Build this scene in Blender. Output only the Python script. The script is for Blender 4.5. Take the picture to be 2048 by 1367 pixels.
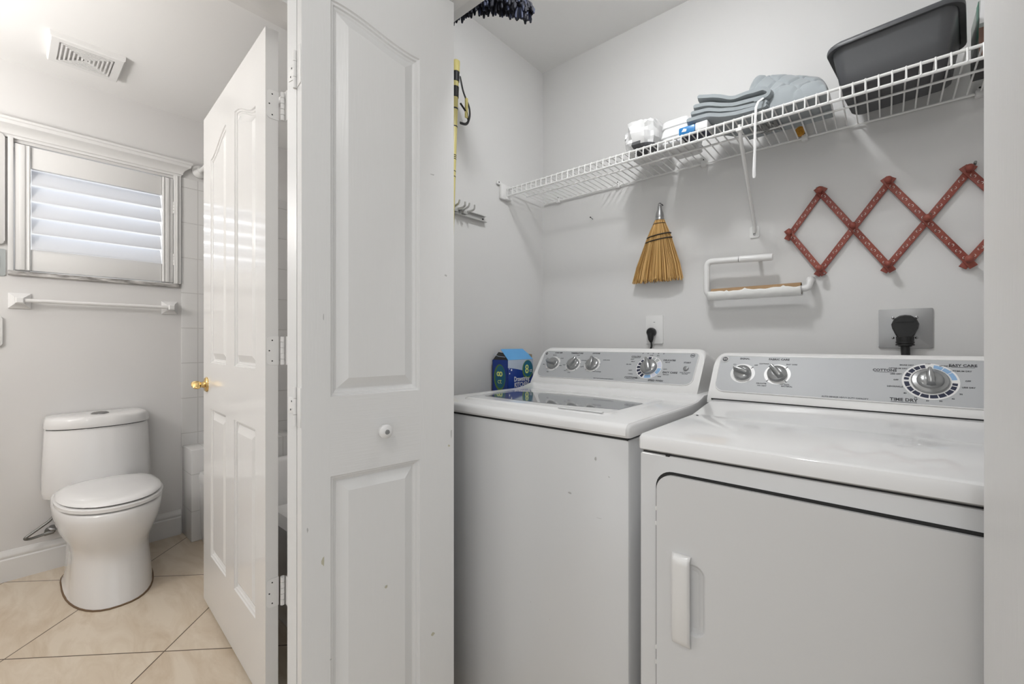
import bpy, bmesh, math, random
from mathutils import Vector, Matrix, noise
from mathutils.geometry import tessellate_polygon

random.seed(7)
PI = math.pi
SC = bpy.context.scene
COL = SC.collection
for o in list(bpy.data.objects):
    bpy.data.objects.remove(o)

# ------------------------------------------------------------------ camera
cam_d = bpy.data.cameras.new('camera')
cam_d.sensor_fit = 'HORIZONTAL'
cam_d.sensor_width = 36.0
cam_d.lens = 870.0 / 2048.0 * 36.0
cam_d.clip_start = 0.02
cam = bpy.data.objects.new('camera', cam_d)
COL.objects.link(cam)
cam.location = (0, 0, 1.105)
cam.rotation_euler = (PI / 2, 0, math.radians(40.7))
SC.camera = cam

# ------------------------------------------------------------------ world, exposure
W = bpy.data.worlds.new('world')
SC.world = W
W.use_nodes = True
wb = W.node_tree.nodes['Background']
wb.inputs[0].default_value = (0.97, 0.985, 1.0, 1)
wb.inputs[1].default_value = 0.97
SC.view_settings.view_transform = 'Standard'
SC.view_settings.look = 'None'
SC.view_settings.exposure = 0.0
SC.view_settings.gamma = 1.0
SC.view_settings.use_curve_mapping = False


def area(name, loc, target, sx, sy, power, col=(1, 1, 1), spread=PI):
    d = bpy.data.lights.new(name, 'AREA')
    d.shape = 'RECTANGLE'
    d.size, d.size_y = sx, sy
    d.energy = power
    d.color = col
    d.spread = spread
    o = bpy.data.objects.new(name, d)
    COL.objects.link(o)
    o.location = loc
    v = Vector(target) - Vector(loc)
    o.rotation_euler = v.to_track_quat('-Z', 'Y').to_euler()
    return o


def ball(name, loc, r, power, col=(1, 1, 1)):
    d = bpy.data.lights.new(name, 'POINT')
    d.shadow_soft_size = r
    d.energy = power
    d.color = col
    o = bpy.data.objects.new(name, d)
    COL.objects.link(o)
    o.location = loc
    return o


area('closet_ceiling_lamp', (-0.45, 0.90, 2.37), (-0.45, 0.90, 0), 0.13, 0.13, 6.0, (0.98, 0.99, 1.0))
ball('closet_lamp_glow', (-0.45, 0.91, 2.33), 0.045, 3.6, (0.98, 0.99, 1.0))
area('window_daylight', (-3.75, 0.32, 2.0), (-3.0, 0.32, 1.7), 1.3, 1.3, 18, (0.93, 0.96, 1.0))
ball('vanity_lamp', (-2.1, -0.85, 1.75), 0.12, 21, (1, 0.975, 0.95))
area('bath_ceiling_fill', (-2.35, -0.65, 1.75), (-2.45, -0.5, 2.6), 0.5, 0.15, 8, (1, 0.975, 0.95))  # added upward fill to brighten the bathroom ceiling, no known fixture
ball('hall_ceiling_lamp', (-0.12, -0.42, 2.28), 0.12, 10.5, (1, 0.99, 0.975))


# ------------------------------------------------------------------ materials
def mat(name, col, rough=0.5, metal=0.0, bump=None, spec=0.5, coat=0.0, trans=0.0, var=None, sheen=0.0):
    m = bpy.data.materials.new(name)
    m.use_nodes = True
    nt = m.node_tree
    p = nt.nodes['Principled BSDF']
    p.inputs['Base Color'].default_value = (*col, 1)
    p.inputs['Roughness'].default_value = rough
    p.inputs['Metallic'].default_value = metal
    p.inputs['Specular IOR Level'].default_value = spec
    p.inputs['Coat Weight'].default_value = coat
    p.inputs['Coat Roughness'].default_value = 0.06
    p.inputs['Transmission Weight'].default_value = trans
    p.inputs['Sheen Weight'].default_value = sheen
    tc = nt.nodes.new('ShaderNodeTexCoord')
    if bump:
        sc, stren, stretch, det = bump
        mp = nt.nodes.new('ShaderNodeMapping')
        mp.inputs['Scale'].default_value = stretch
        nz = nt.nodes.new('ShaderNodeTexNoise')
        nz.inputs['Scale'].default_value = sc
        nz.inputs['Detail'].default_value = det
        bp = nt.nodes.new('ShaderNodeBump')
        bp.inputs['Strength'].default_value = stren
        bp.inputs['Distance'].default_value = 0.002
        nt.links.new(tc.outputs['Object'], mp.inputs['Vector'])
        nt.links.new(mp.outputs['Vector'], nz.inputs['Vector'])
        nt.links.new(nz.outputs['Fac'], bp.inputs['Height'])
        nt.links.new(bp.outputs['Normal'], p.inputs['Normal'])
    if var:
        col2, sc, stretch = var
        mp = nt.nodes.new('ShaderNodeMapping')
        mp.inputs['Scale'].default_value = stretch
        nz = nt.nodes.new('ShaderNodeTexNoise')
        nz.inputs['Scale'].default_value = sc
        nz.inputs['Detail'].default_value = 5
        rp = nt.nodes.new('ShaderNodeValToRGB')
        rp.color_ramp.elements[0].position = 0.35
        rp.color_ramp.elements[1].position = 0.65
        rp.color_ramp.elements[0].color = (*col, 1)
        rp.color_ramp.elements[1].color = (*col2, 1)
        nt.links.new(tc.outputs['Object'], mp.inputs['Vector'])
        nt.links.new(mp.outputs['Vector'], nz.inputs['Vector'])
        nt.links.new(nz.outputs['Fac'], rp.inputs['Fac'])
        nt.links.new(rp.outputs['Color'], p.inputs['Base Color'])
    return m


def math_node(nt, op, a, b=None):
    n = nt.nodes.new('ShaderNodeMath')
    n.operation = op
    for i, v in enumerate((a, b)):
        if v is None:
            continue
        if isinstance(v, (int, float)):
            n.inputs[i].default_value = v
        else:
            nt.links.new(v, n.inputs[i])
    return n.outputs[0]


def grid_mat(name, col, grout, size, offs, axes, gw, rough, diag=False, veins=None):
    """square tiles: axes picks two of x, y, z; diag turns them by 45 degrees"""
    m = bpy.data.materials.new(name)
    m.use_nodes = True
    nt = m.node_tree
    p = nt.nodes['Principled BSDF']
    p.inputs['Roughness'].default_value = rough
    tc = nt.nodes.new('ShaderNodeTexCoord')
    sx = nt.nodes.new('ShaderNodeSeparateXYZ')
    nt.links.new(tc.outputs['Object'], sx.inputs[0])
    a, b = sx.outputs[axes[0]], sx.outputs[axes[1]]
    if diag:
        a, b = math_node(nt, 'ADD', a, b), math_node(nt, 'SUBTRACT', b, a)
    fs, ids = [], []
    for c, of in ((a, offs[0]), (b, offs[1])):
        u = math_node(nt, 'DIVIDE', math_node(nt, 'SUBTRACT', c, of), size)
        f = math_node(nt, 'FRACT', u)
        ids.append(math_node(nt, 'FLOOR', u))
        fs.append(math_node(nt, 'MINIMUM', f, math_node(nt, 'SUBTRACT', 1.0, f)))
    d = math_node(nt, 'MINIMUM', fs[0], fs[1])
    g = math_node(nt, 'LESS_THAN', d, gw / size / 2)
    mix = nt.nodes.new('ShaderNodeMix')
    mix.data_type = 'RGBA'
    nt.links.new(g, mix.inputs[0])
    mix.inputs[6].default_value = (*col, 1)
    mix.inputs[7].default_value = (*grout, 1)
    nt.links.new(mix.outputs[2], p.inputs['Base Color'])
    if veins:
        cx = nt.nodes.new('ShaderNodeCombineXYZ')
        nt.links.new(math_node(nt, 'MULTIPLY', ids[0], 7.3), cx.inputs[0])
        nt.links.new(math_node(nt, 'MULTIPLY', ids[1], 3.1), cx.inputs[1])
        va = nt.nodes.new('ShaderNodeVectorMath')
        nt.links.new(tc.outputs['Object'], va.inputs[0])
        nt.links.new(cx.outputs[0], va.inputs[1])
        mp = nt.nodes.new('ShaderNodeMapping')
        mp.inputs['Scale'].default_value = (2.2, 7.0, 1)
        mp.inputs['Rotation'].default_value = (0, 0, 0.75)
        nt.links.new(va.outputs[0], mp.inputs['Vector'])
        nz = nt.nodes.new('ShaderNodeTexNoise')
        nz.inputs['Scale'].default_value = 1.3
        nz.inputs['Detail'].default_value = 9
        nz.inputs['Roughness'].default_value = 0.62
        nz.inputs['Distortion'].default_value = 1.4
        nt.links.new(mp.outputs['Vector'], nz.inputs['Vector'])
        rp = nt.nodes.new('ShaderNodeValToRGB')
        e = rp.color_ramp.elements
        e[0].position, e[1].position = 0.32, 0.62
        e[0].color, e[1].color = (*veins, 1), (*col, 1)
        nt.links.new(nz.outputs['Fac'], rp.inputs['Fac'])
        nt.links.new(rp.outputs['Color'], mix.inputs[6])
    bp = nt.nodes.new('ShaderNodeBump')
    bp.inputs['Distance'].default_value = 0.0015
    bp.inputs['Strength'].default_value = 0.6
    nt.links.new(math_node(nt, 'SUBTRACT', 1.0, g), bp.inputs['Height'])
    nt.links.new(bp.outputs['Normal'], p.inputs['Normal'])
    return m


M = {}
M['wall'] = mat('wall_paint', (0.70, 0.695, 0.685), 0.6, bump=(9, 0.32, (1, 1, 1), 5))
M['bathwall'] = mat('bathroom_paint', (0.70, 0.69, 0.68), 0.6, bump=(9, 0.12, (1, 1, 1), 5))
M['ceil'] = mat('ceiling_paint', (0.84, 0.835, 0.825), 0.8, bump=(14, 0.35, (1, 1, 1), 6))
M['trim'] = mat('trim_paint', (0.74, 0.735, 0.725), 0.35)
M['door'] = mat('door_paint', (0.74, 0.74, 0.735), 0.30, bump=(40, 0.18, (6, 6, 0.35), 3))
M['gloss_door'] = mat('gloss_door_paint', (0.74, 0.735, 0.725), 0.12, bump=(40, 0.04, (6, 6, 0.35), 3))
M['rail_grain'] = mat('rail_grain_paint', (0.74, 0.74, 0.735), 0.33, bump=(40, 0.22, (0.35, 0.35, 6), 3))
M['floor'] = grid_mat('floor_tile', (0.68, 0.59, 0.475), (0.10, 0.065, 0.04), 0.747, (-2.335, 3.072), (0, 1), 0.006, 0.32, True, (0.56, 0.455, 0.335))
M['tile'] = grid_mat('white_wall_tile', (0.68, 0.675, 0.665), (0.52, 0.51, 0.50), 0.2035, (0.738, 0.7795), (1, 2), 0.004, 0.12)
M['tilex'] = grid_mat('white_wall_tile_far', (0.68, 0.675, 0.665), (0.52, 0.51, 0.50), 0.2035, (-2.895, 0.7795), (0, 2), 0.004, 0.12)
M['porcelain'] = mat('porcelain', (0.78, 0.775, 0.77), 0.10, coat=0.4)
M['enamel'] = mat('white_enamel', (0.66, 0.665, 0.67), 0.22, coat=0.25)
M['enamel_lit'] = mat('white_enamel_lit', (0.79, 0.79, 0.79), 0.10, coat=0.5)  # same enamel as the fronts, coloured lighter where overhead light falls
M['plastic'] = mat('white_plastic', (0.78, 0.775, 0.765), 0.30)
M['wire'] = mat('white_vinyl_wire', (0.80, 0.80, 0.785), 0.30)
M['chrome'] = mat('chrome', (0.34, 0.34, 0.34), 0.16, 1.0)
M['steel'] = mat('brushed_steel', (0.40, 0.40, 0.40), 0.35, 0.9)
M['zinc'] = mat('zinc_metal', (0.62, 0.62, 0.61), 0.3, 0.6)
M['dark_steel'] = mat('braided_steel', (0.22, 0.22, 0.21), 0.35, 0.9, bump=(300, 0.4, (1, 1, 1), 2))
M['brass'] = mat('polished_brass', (0.70, 0.50, 0.22), 0.16, 1.0)
M['panel'] = mat('silver_panel', (0.44, 0.45, 0.46), 0.5, 0.1)
M['knob'] = mat('silver_knob', (0.33, 0.335, 0.335), 0.22, 0.55)
M['print'] = mat('dark_print', (0.03, 0.03, 0.035), 0.5)
M['navy'] = mat('navy_print', (0.012, 0.016, 0.045), 0.4)
M['sky'] = mat('light_blue_print', (0.25, 0.42, 0.65), 0.4)
M['pale'] = mat('pale_print', (0.60, 0.62, 0.72), 0.4)
M['grey_print'] = mat('grey_print', (0.42, 0.44, 0.44), 0.4)
M['black'] = mat('black_rubber', (0.012, 0.012, 0.012), 0.42)
M['gap'] = mat('dark_gap', (0.02, 0.02, 0.02), 0.8)
M['glass_lid'] = mat('grey_lid_glass', (0.22, 0.23, 0.235), 0.05, 0.0, spec=0.9, coat=1.0)
M['red'] = mat('brick_red_wood', (0.23, 0.045, 0.032), 0.5, var=((0.30, 0.075, 0.05), 25, (1, 1, 1)))
M['white_paint'] = mat('white_motif', (0.75, 0.72, 0.68), 0.5)
M['straw'] = mat('broom_straw', (0.50, 0.29, 0.085), 0.65, var=((0.66, 0.43, 0.17), 60, (1, 1, 0.05)))
M['straw_dark'] = mat('broom_straw_dark', (0.30, 0.155, 0.04), 0.7)
M['straw_light'] = mat('broom_straw_light', (0.70, 0.46, 0.19), 0.65)
M['cork'] = mat('cardboard', (0.36, 0.23, 0.12), 0.8)
M['paper'] = mat('paper_towel', (0.80, 0.80, 0.78), 0.85, bump=(60, 0.5, (1, 1, 1), 3))
M['bluebox'] = mat('royal_blue_card', (0.007, 0.04, 0.26), 0.3)
M['bluelight'] = mat('light_blue_card', (0.10, 0.36, 0.70), 0.3)
M['bluegrey'] = mat('pale_blue_card', (0.45, 0.52, 0.62), 0.3)
M['green'] = mat('green_card', (0.10, 0.22, 0.05), 0.35)
M['teal'] = mat('teal_card', (0.012, 0.13, 0.22), 0.35)
M['lime'] = mat('lime_print', (0.72, 0.80, 0.25), 0.4)
M['white_ink'] = mat('white_ink', (0.85, 0.85, 0.85), 0.4)
M['bin'] = mat('charcoal_plastic', (0.072, 0.074, 0.079), 0.45)
M['quilt'] = mat('grey_quilt', (0.30, 0.33, 0.345), 0.85, bump=(35, 0.4, (1, 1, 1), 4), sheen=0.3)
M['quilt_dark'] = mat('grey_quilt_edge', (0.13, 0.14, 0.15), 0.85, bump=(60, 0.4, (1, 1, 1), 4))
M['bag'] = mat('white_film', (0.80, 0.80, 0.80), 0.28)
M['film'] = mat('clear_film', (0.55, 0.55, 0.54), 0.15, trans=0.75)
M['packet_blue'] = mat('blue_packet', (0.03, 0.20, 0.48), 0.3)
M['amber'] = mat('amber_cord', (0.62, 0.30, 0.03), 0.55)
M['emerald'] = mat('green_carton', (0.01, 0.20, 0.12), 0.35)
M['brown'] = mat('brown_carton', (0.16, 0.085, 0.06), 0.5)
M['card_grey'] = mat('grey_carton', (0.30, 0.33, 0.31), 0.5)
M['yellow'] = mat('pale_yellow_pole', (0.66, 0.58, 0.22), 0.35)
M['chenille'] = mat('navy_chenille', (0.0025, 0.0035, 0.012), 0.7, sheen=0.04)
M['chenille_sheen'] = mat('sheen_chenille', (0.014, 0.022, 0.06), 0.6, sheen=0.15)  # lighter strands painted in for the glossy highlights on the navy
M['marble'] = mat('veined_marble', (0.68, 0.66, 0.64), 0.25, var=((0.20, 0.19, 0.18), 9, (1, 1.6, 6)))
M['caulk'] = mat('brown_caulk', (0.16, 0.10, 0.055), 0.8)
M['acrylic'] = mat('frosted_acrylic', (0.78, 0.77, 0.76), 0.2)
M['switch'] = mat('grey_switch', (0.45, 0.48, 0.48), 0.4)
M['chip'] = mat('paint_chip', (0.50, 0.48, 0.37), 0.7)
M['scuff'] = mat('scuff', (0.47, 0.47, 0.46), 0.6)
lm = mat('louver_white', (0.80, 0.80, 0.80), 0.35)
nt = lm.node_tree
tr = nt.nodes.new('ShaderNodeBsdfTranslucent')
tr.inputs[0].default_value = (0.80, 0.84, 0.92, 1)
mx = nt.nodes.new('ShaderNodeMixShader')
mx.inputs[0].default_value = 0.3
nt.links.new(nt.nodes['Principled BSDF'].outputs[0], mx.inputs[1])
nt.links.new(tr.outputs[0], mx.inputs[2])
nt.links.new(mx.outputs[0], nt.nodes['Material Output'].inputs[0])
M['louver'] = lm


# ------------------------------------------------------------------ geometry helpers
class B:
    def __init__(self):
        self.bm = bmesh.new()

    def _mi(self, faces, mi):
        for f in faces:
            f.material_index = mi

    def box(self, x0, x1, y0, y1, z0, z1, bev=0.0, seg=2, mi=0, M4=None):
        bm = self.bm
        n0 = set(bm.faces)
        vs = [bm.verts.new((x, y, z)) for x in (x0, x1) for y in (y0, y1) for z in (z0, z1)]
        for q in ((0, 1, 3, 2), (4, 6, 7, 5), (0, 4, 5, 1), (2, 3, 7, 6), (0, 2, 6, 4), (1, 5, 7, 3)):
            bm.faces.new([vs[i] for i in q])
        if bev > 0:
            es = list({e for v in vs for e in v.link_edges})
            r = bmesh.ops.bevel(bm, geom=es, offset=bev, offset_type='OFFSET', segments=seg, profile=0.5, affect='EDGES')
        nf = [f for f in bm.faces if f not in n0]
        self._mi(nf, mi)
        if M4 is not None:
            bmesh.ops.transform(bm, matrix=M4, verts=list({v for f in nf for v in f.verts}))
        return self

    def tube(self, pts, r, seg=10, mi=0, closed=False, cap=True, flat=1.0, up=None):
        bm = self.bm
        pts = [Vector(p) for p in pts]
        n = len(pts)
        rs = r if isinstance(r, (list, tuple)) else [r] * n
        tans = []
        for i in range(n):
            if closed:
                t = pts[(i + 1) % n] - pts[i - 1]
            else:
                t = pts[min(i + 1, n - 1)] - pts[max(i - 1, 0)]
            tans.append(t.normalized())
        u = Vector(up) if up is not None else (Vector((0, 0, 1)) if abs(tans[0].z) < 0.9 else Vector((1, 0, 0)))
        u = (u - tans[0] * u.dot(tans[0])).normalized()
        rings = []
        for i in range(n):
            u = (u - tans[i] * u.dot(tans[i]))
            u = u.normalized() if u.length > 1e-6 else tans[i].orthogonal().normalized()
            v = tans[i].cross(u)
            rings.append([bm.verts.new(pts[i] + (u * math.cos(2 * PI * k / seg) * flat + v * math.sin(2 * PI * k / seg)) * rs[i]) for k in range(seg)])
        fs = []
        rng = range(n) if closed else range(n - 1)
        for i in rng:
            a, b = rings[i], rings[(i + 1) % n]
            for k in range(seg):
                fs.append(bm.faces.new((a[k], a[(k + 1) % seg], b[(k + 1) % seg], b[k])))
        if cap and not closed:
            fs.append(bm.faces.new(list(reversed(rings[0]))))
            fs.append(bm.faces.new(rings[-1]))
        self._mi(fs, mi)
        return self

    def loft(self, rings, mi=0, cap0=True, cap1=True, closed=True):
        bm = self.bm
        R = [[bm.verts.new(p) for p in ring] for ring in rings]
        fs = []
        n = len(R[0])
        for a, b in zip(R, R[1:]):
            for k in range(n if closed else n - 1):
                fs.append(bm.faces.new((a[k], a[(k + 1) % n], b[(k + 1) % n], b[k])))
        if cap0:
            fs.append(bm.faces.new(list(reversed(R[0]))))
        if cap1:
            fs.append(bm.faces.new(R[-1]))
        self._mi(fs, mi)
        return self

    def lathe(self, prof, o, axis, seg=24, mi=0, sx=1.0):
        """prof: (radius, height) along axis from o"""
        ax = Vector(axis).normalized()
        u = ax.orthogonal().normalized()
        if abs(ax.z) < 0.99:
            u = Vector((0, 0, 1)) - ax * ax.z
            u.normalize()
        v = ax.cross(u)
        o = Vector(o)
        rings = [[o + ax * h + (u * math.cos(2 * PI * k / seg) + v * math.sin(2 * PI * k / seg) * sx) * max(r, 1e-5) for k in range(seg)] for r, h in prof]
        return self.loft(rings, mi)

    def prism(self, poly, d, mi=0, M4=None, bev=0.0):
        """poly in local xy, pushed along local z by d, then M4"""
        bm = self.bm
        n0 = set(bm.faces)
        a = [bm.verts.new((x, y, 0)) for x, y in poly]
        b = [bm.verts.new((x, y, d)) for x, y in poly]
        bm.faces.new(list(reversed(a)))
        top = bm.faces.new(b)
        n = len(poly)
        for k in range(n):
            bm.faces.new((a[k], a[(k + 1) % n], b[(k + 1) % n], b[k]))
        if bev:
            bmesh.ops.bevel(bm, geom=list(top.edges), offset=bev, segments=2, profile=0.5, affect='EDGES')
        nf = [f for f in bm.faces if f not in n0]
        self._mi(nf, mi)
        if M4 is not None:
            bmesh.ops.transform(bm, matrix=M4, verts=list({v for f in nf for v in f.verts}))
        return self

    def text(self, s, size, M4, mi=0, ext=0.0002, off=0.0, sx=1.0, align='CENTER'):
        cu = bpy.data.curves.new('t', 'FONT')
        cu.body = s
        cu.size = size
        cu.align_x = align
        cu.align_y = 'CENTER'
        cu.extrude = ext
        cu.offset = off
        cu.resolution_u = 2
        ob = bpy.data.objects.new('t', cu)
        me = bpy.data.meshes.new_from_object(ob)
        me.transform(M4 @ Matrix.Diagonal((sx, 1, 1, 1)))
        n0 = len(self.bm.faces)
        self.bm.from_mesh(me)
        self.bm.faces.ensure_lookup_table()
        self._mi(self.bm.faces[n0:], mi)
        bpy.data.objects.remove(ob)
        bpy.data.curves.remove(cu)
        bpy.data.meshes.remove(me)
        return self


ORG = {}


def build(name, b, mats, parent=None, ang=35, kind=None, label=None, fix=True):
    if not isinstance(mats, (list, tuple)):
        mats = [mats]
    if fix:
        bmesh.ops.recalc_face_normals(b.bm, faces=list(b.bm.faces))
    me = bpy.data.meshes.new(name)
    off = ORG.get(parent.name if parent else None)
    if off is not None:
        bmesh.ops.translate(b.bm, verts=list(b.bm.verts), vec=-off)
    b.bm.to_mesh(me)
    b.bm.free()
    for m in mats:
        me.materials.append(m if not isinstance(m, str) else M[m])
    me.polygons.foreach_set('use_smooth', [True] * len(me.polygons))
    me.set_sharp_from_angle(angle=math.radians(ang))
    o = bpy.data.objects.new(name, me)
    COL.objects.link(o)
    if parent:
        o.parent = parent
        if off is not None:
            ORG[o.name] = off
    if kind:
        o['kind'] = kind
    if label:
        o['label'] = label
    return o


def absorb(o, b, m):
    """print laid into the mesh of the part it is on"""
    bmesh.ops.translate(b.bm, verts=list(b.bm.verts), vec=-ORG[o.name])
    for f in b.bm.faces:
        f.material_index = len(o.data.materials)
    tmp = bpy.data.meshes.new('t')
    b.bm.to_mesh(tmp)
    b.bm.free()
    bm = bmesh.new()
    bm.from_mesh(o.data)
    bm.from_mesh(tmp)
    bm.to_mesh(o.data)
    bm.free()
    bpy.data.meshes.remove(tmp)
    o.data.materials.append(M[m])
    o.data.set_sharp_from_angle(angle=math.radians(35))


def thing(name, label=None, cat=None, loc=(0, 0, 0), rz=0.0, group=None, kind=None, local=False):
    o = bpy.data.objects.new(name, None)
    o.empty_display_size = 0.05
    COL.objects.link(o)
    o.location = loc
    o.rotation_euler = (0, 0, rz)
    ORG[o.name] = Vector((0, 0, 0)) if local else Vector(loc)
    if label:
        o['label'] = label
    if cat:
        o['category'] = cat
    if group:
        o['group'] = group
    if kind:
        o['kind'] = kind
    return o


def tag(o, label, cat, group=None):
    o['label'] = label
    o['category'] = cat
    if group:
        o['group'] = group
    return o


def settle(o, loc):
    """move a single-mesh thing's origin to loc (its base) without moving the mesh"""
    o.data.transform(Matrix.Translation(-Vector(loc)))
    o.location = loc
    return o


def frame(o, xa, ya):
    xa, ya = Vector(xa).normalized(), Vector(ya).normalized()
    za = xa.cross(ya)
    return Matrix(((xa.x, ya.x, za.x, o[0]), (xa.y, ya.y, za.y, o[1]), (xa.z, ya.z, za.z, o[2]), (0, 0, 0, 1)))


def rrect(x0, x1, y0, y1, r, n=5):
    """rounded rectangle, ccw; r: one radius or (bl, br, tr, tl)"""
    if not isinstance(r, (list, tuple)):
        r = (r,) * 4
    out = []
    for (cx, cy, a0), rr in zip(((x0, y0, PI), (x1, y0, 1.5 * PI), (x1, y1, 0), (x0, y1, 0.5 * PI)), r):
        ox = cx + rr if cx == x0 else cx - rr
        oy = cy + rr if cy == y0 else cy - rr
        if rr <= 1e-6:
            out.append((cx, cy))
            continue
        for k in range(n + 1):
            a = a0 + 0.5 * PI * k / n
            out.append((ox + rr * math.cos(a), oy + rr * math.sin(a)))
    return out


def inset_poly(poly, d):
    n = len(poly)
    out = []
    for i in range(n):
        p0, p1, p2 = Vector(poly[i - 1]), Vector(poly[i]), Vector(poly[(i + 1) % n])
        e1, e2 = (p1 - p0), (p2 - p1)
        e1 = e1.normalized() if e1.length > 1e-9 else Vector((1, 0))
        e2 = e2.normalized() if e2.length > 1e-9 else e1
        n1, n2 = Vector((-e1.y, e1.x)), Vector((-e2.y, e2.x))
        m = n1 + n2
        m = m / max(m.dot(n1), 0.35)
        out.append(tuple(p1 + m * d))
    return out


def panel_slab(b, w, h, t, holes, rings, mi=0, z0=0.0, outer=None, back=True):
    """slab with its front at local y=0 (facing -y); each hole polygon carries rings of (inset, depth)"""
    bm = b.bm
    n0 = set(bm.faces)
    out = outer or [(0, z0), (w, z0), (w, z0 + h), (0, z0 + h)]
    ov = [bm.verts.new((x, 0, z)) for x, z in out]
    loops, allv = [[Vector((x, z, 0)) for x, z in out]], list(ov)
    for poly in holes:
        prev = None
        for k, (ins, dep) in enumerate(rings):
            pp = poly(ins) if callable(poly) else (inset_poly(poly, ins) if ins else poly)
            vs = [bm.verts.new((x, dep, z)) for x, z in pp]
            if k == 0:
                loops.append([Vector((x, z, 0)) for x, z in pp])
                allv += vs
            else:
                for i in range(len(vs)):
                    j = (i + 1) % len(vs)
                    bm.faces.new((prev[i], prev[j], vs[j], vs[i]))
            prev, last = vs, pp
        for tri in tessellate_polygon([[Vector((x, z, 0)) for x, z in last]]):
            f = bm.faces.new([prev[i] for i in tri])
            f.normal_update()
            if f.normal.y > 0:
                f.normal_flip()
    for tri in tessellate_polygon(loops):
        f = bm.faces.new([allv[i] for i in tri])
        f.normal_update()
        if f.normal.y > 0:
            f.normal_flip()
    bv = [bm.verts.new((x, t, z)) for x, z in out]
    for i in range(len(ov)):
        j = (i + 1) % len(ov)
        bm.faces.new((ov[i], bv[i], bv[j], ov[j]))
    if back:
        bm.faces.new(bv)
    nf = [f for f in bm.faces if f not in n0]
    b._mi(nf, mi)
    return nf


def arched(x0, x1, zb, zl, zr, n=18):
    """panel outline with an S-shaped top from height zl at x0 to zr at x1; d insets it"""
    def poly(d):
        a, c = x0 + d, x1 - d
        pts = [(a, zb + d), (c, zb + d)]
        for k in range(n + 1):
            x = c + (a - c) * k / n
            t = (x - x0) / (x1 - x0)
            pts.append((x, zl + (zr - zl) * (0.5 - 0.5 * math.cos(PI * t)) - d))
        return pts
    return poly


def arc3(c, u, v, r, a0, a1, n=6):
    c, u, v = Vector(c), Vector(u), Vector(v)
    return [c + u * r * math.cos(a0 + (a1 - a0) * k / n) + v * r * math.sin(a0 + (a1 - a0) * k / n) for k in range(n + 1)]


def bend(pts, r, n=6):
    """round the corners of a polyline"""
    P = [Vector(p) for p in pts]
    out = [P[0]]
    for i in range(1, len(P) - 1):
        a, c = (P[i - 1] - P[i]), (P[i + 1] - P[i])
        d = min(r, a.length * 0.49, c.length * 0.49)
        p0, p1 = P[i] + a.normalized() * d, P[i] + c.normalized() * d
        for k in range(n + 1):
            t = k / n
            out.append(p0 * (1 - t) ** 2 + P[i] * 2 * t * (1 - t) + p1 * t * t)
    out.append(P[-1])
    return out


# ------------------------------------------------------------------ setting
CEIL = 2.41
b = B(); b.box(-3.30, 1.60, -2.3, 1.85, -0.08, 0.0)
build('floor', b, 'floor', kind='structure')
b = B(); b.box(-3.30, 1.60, -2.3, 1.85, CEIL, CEIL + 0.08)
build('ceiling', b, 'ceil', kind='structure')
b = B()   # bathroom left wall round the window opening
b.box(-3.22, -3.09, -1.15, 0.022, 0, CEIL); b.box(-3.22, -3.09, 0.622, 1.60, 0, CEIL)
b.box(-3.22, -3.09, 0.022, 0.622, 0, 1.425); b.box(-3.22, -3.09, 0.022, 0.622, 2.04, CEIL)
build('wall_left', b, 'bathwall', kind='structure')
b = B(); b.box(-3.22, -1.38, 1.45, 1.60, 0, CEIL)
build('wall_far', b, 'bathwall', kind='structure')
b = B(); b.box(-3.22, -1.38, -1.15, -1.05, 0, CEIL)
build('wall_near', b, 'bathwall', kind='structure')
b = B()   # wall between the bathroom and the closet, with the doorway
b.box(-1.38, -1.265, 0.575, 1.82, 0, CEIL); b.box(-1.38, -1.265, -2.3, -0.27, 0, CEIL)
b.box(-1.38, -1.265, -0.27, 0.575, 2.068, CEIL)
build('wall_middle', b, 'wall', kind='structure')
b = B(); b.box(-1.265, 0.48, 1.70, 1.82, 0, CEIL)
build('wall_back', b, 'wall', kind='structure')
b = B(); b.box(0.36, 0.48, 0.85, 1.70, 0, CEIL)
build('wall_right', b, 'wall', kind='structure')
b = B()   # front of the closet: header and the two returns
b.box(-1.265, 1.6, 0.735, 0.85, 2.036, CEIL)
b.box(-1.265, -1.06, 0.735, 0.85, 0, 2.036); b.box(0.345, 1.6, 0.735, 0.85, 0, 2.036)
build('wall_front', b, 'wall', kind='structure')
b = B()   # door lining of the bathroom doorway
b.box(-1.385, -1.26, 0.56, 0.575, 0, 2.068); b.box(-1.385, -1.26, -0.27, 0.56, 2.053, 2.068)
b.box(-1.338, -1.26, 0.549, 0.56, 0, 2.043, 0.002); b.box(-1.338, -1.26, -0.27, 0.549, 2.043, 2.053, 0.002)
b.box(-1.385, -1.26, -0.285, -0.27, 0, 2.068)
build('trim_1', b, 'trim', kind='structure')
b = B()   # track of the folding doors
b.box(-1.05, 0.335, 0.785, 0.815, 2.026, 2.036)
build('trim_2', b, 'trim', kind='structure')


def base_profile(y0, y1, x, s=1):
    prof = [(0, 0), (0.014, 0), (0.014, 0.098), (0.009, 0.104), (0.012, 0.112), (0.012, 0.120), (0.006, 0.130), (0.004, 0.139), (0, 0.140)]
    bb = B()
    bb.loft([[(x + s * px, y, pz) for px, pz in prof] for y in (y0, y1)])
    return bb


build('baseboard_left', base_profile(-1.05, 0.657, -3.09), 'trim', kind='structure')

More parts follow.
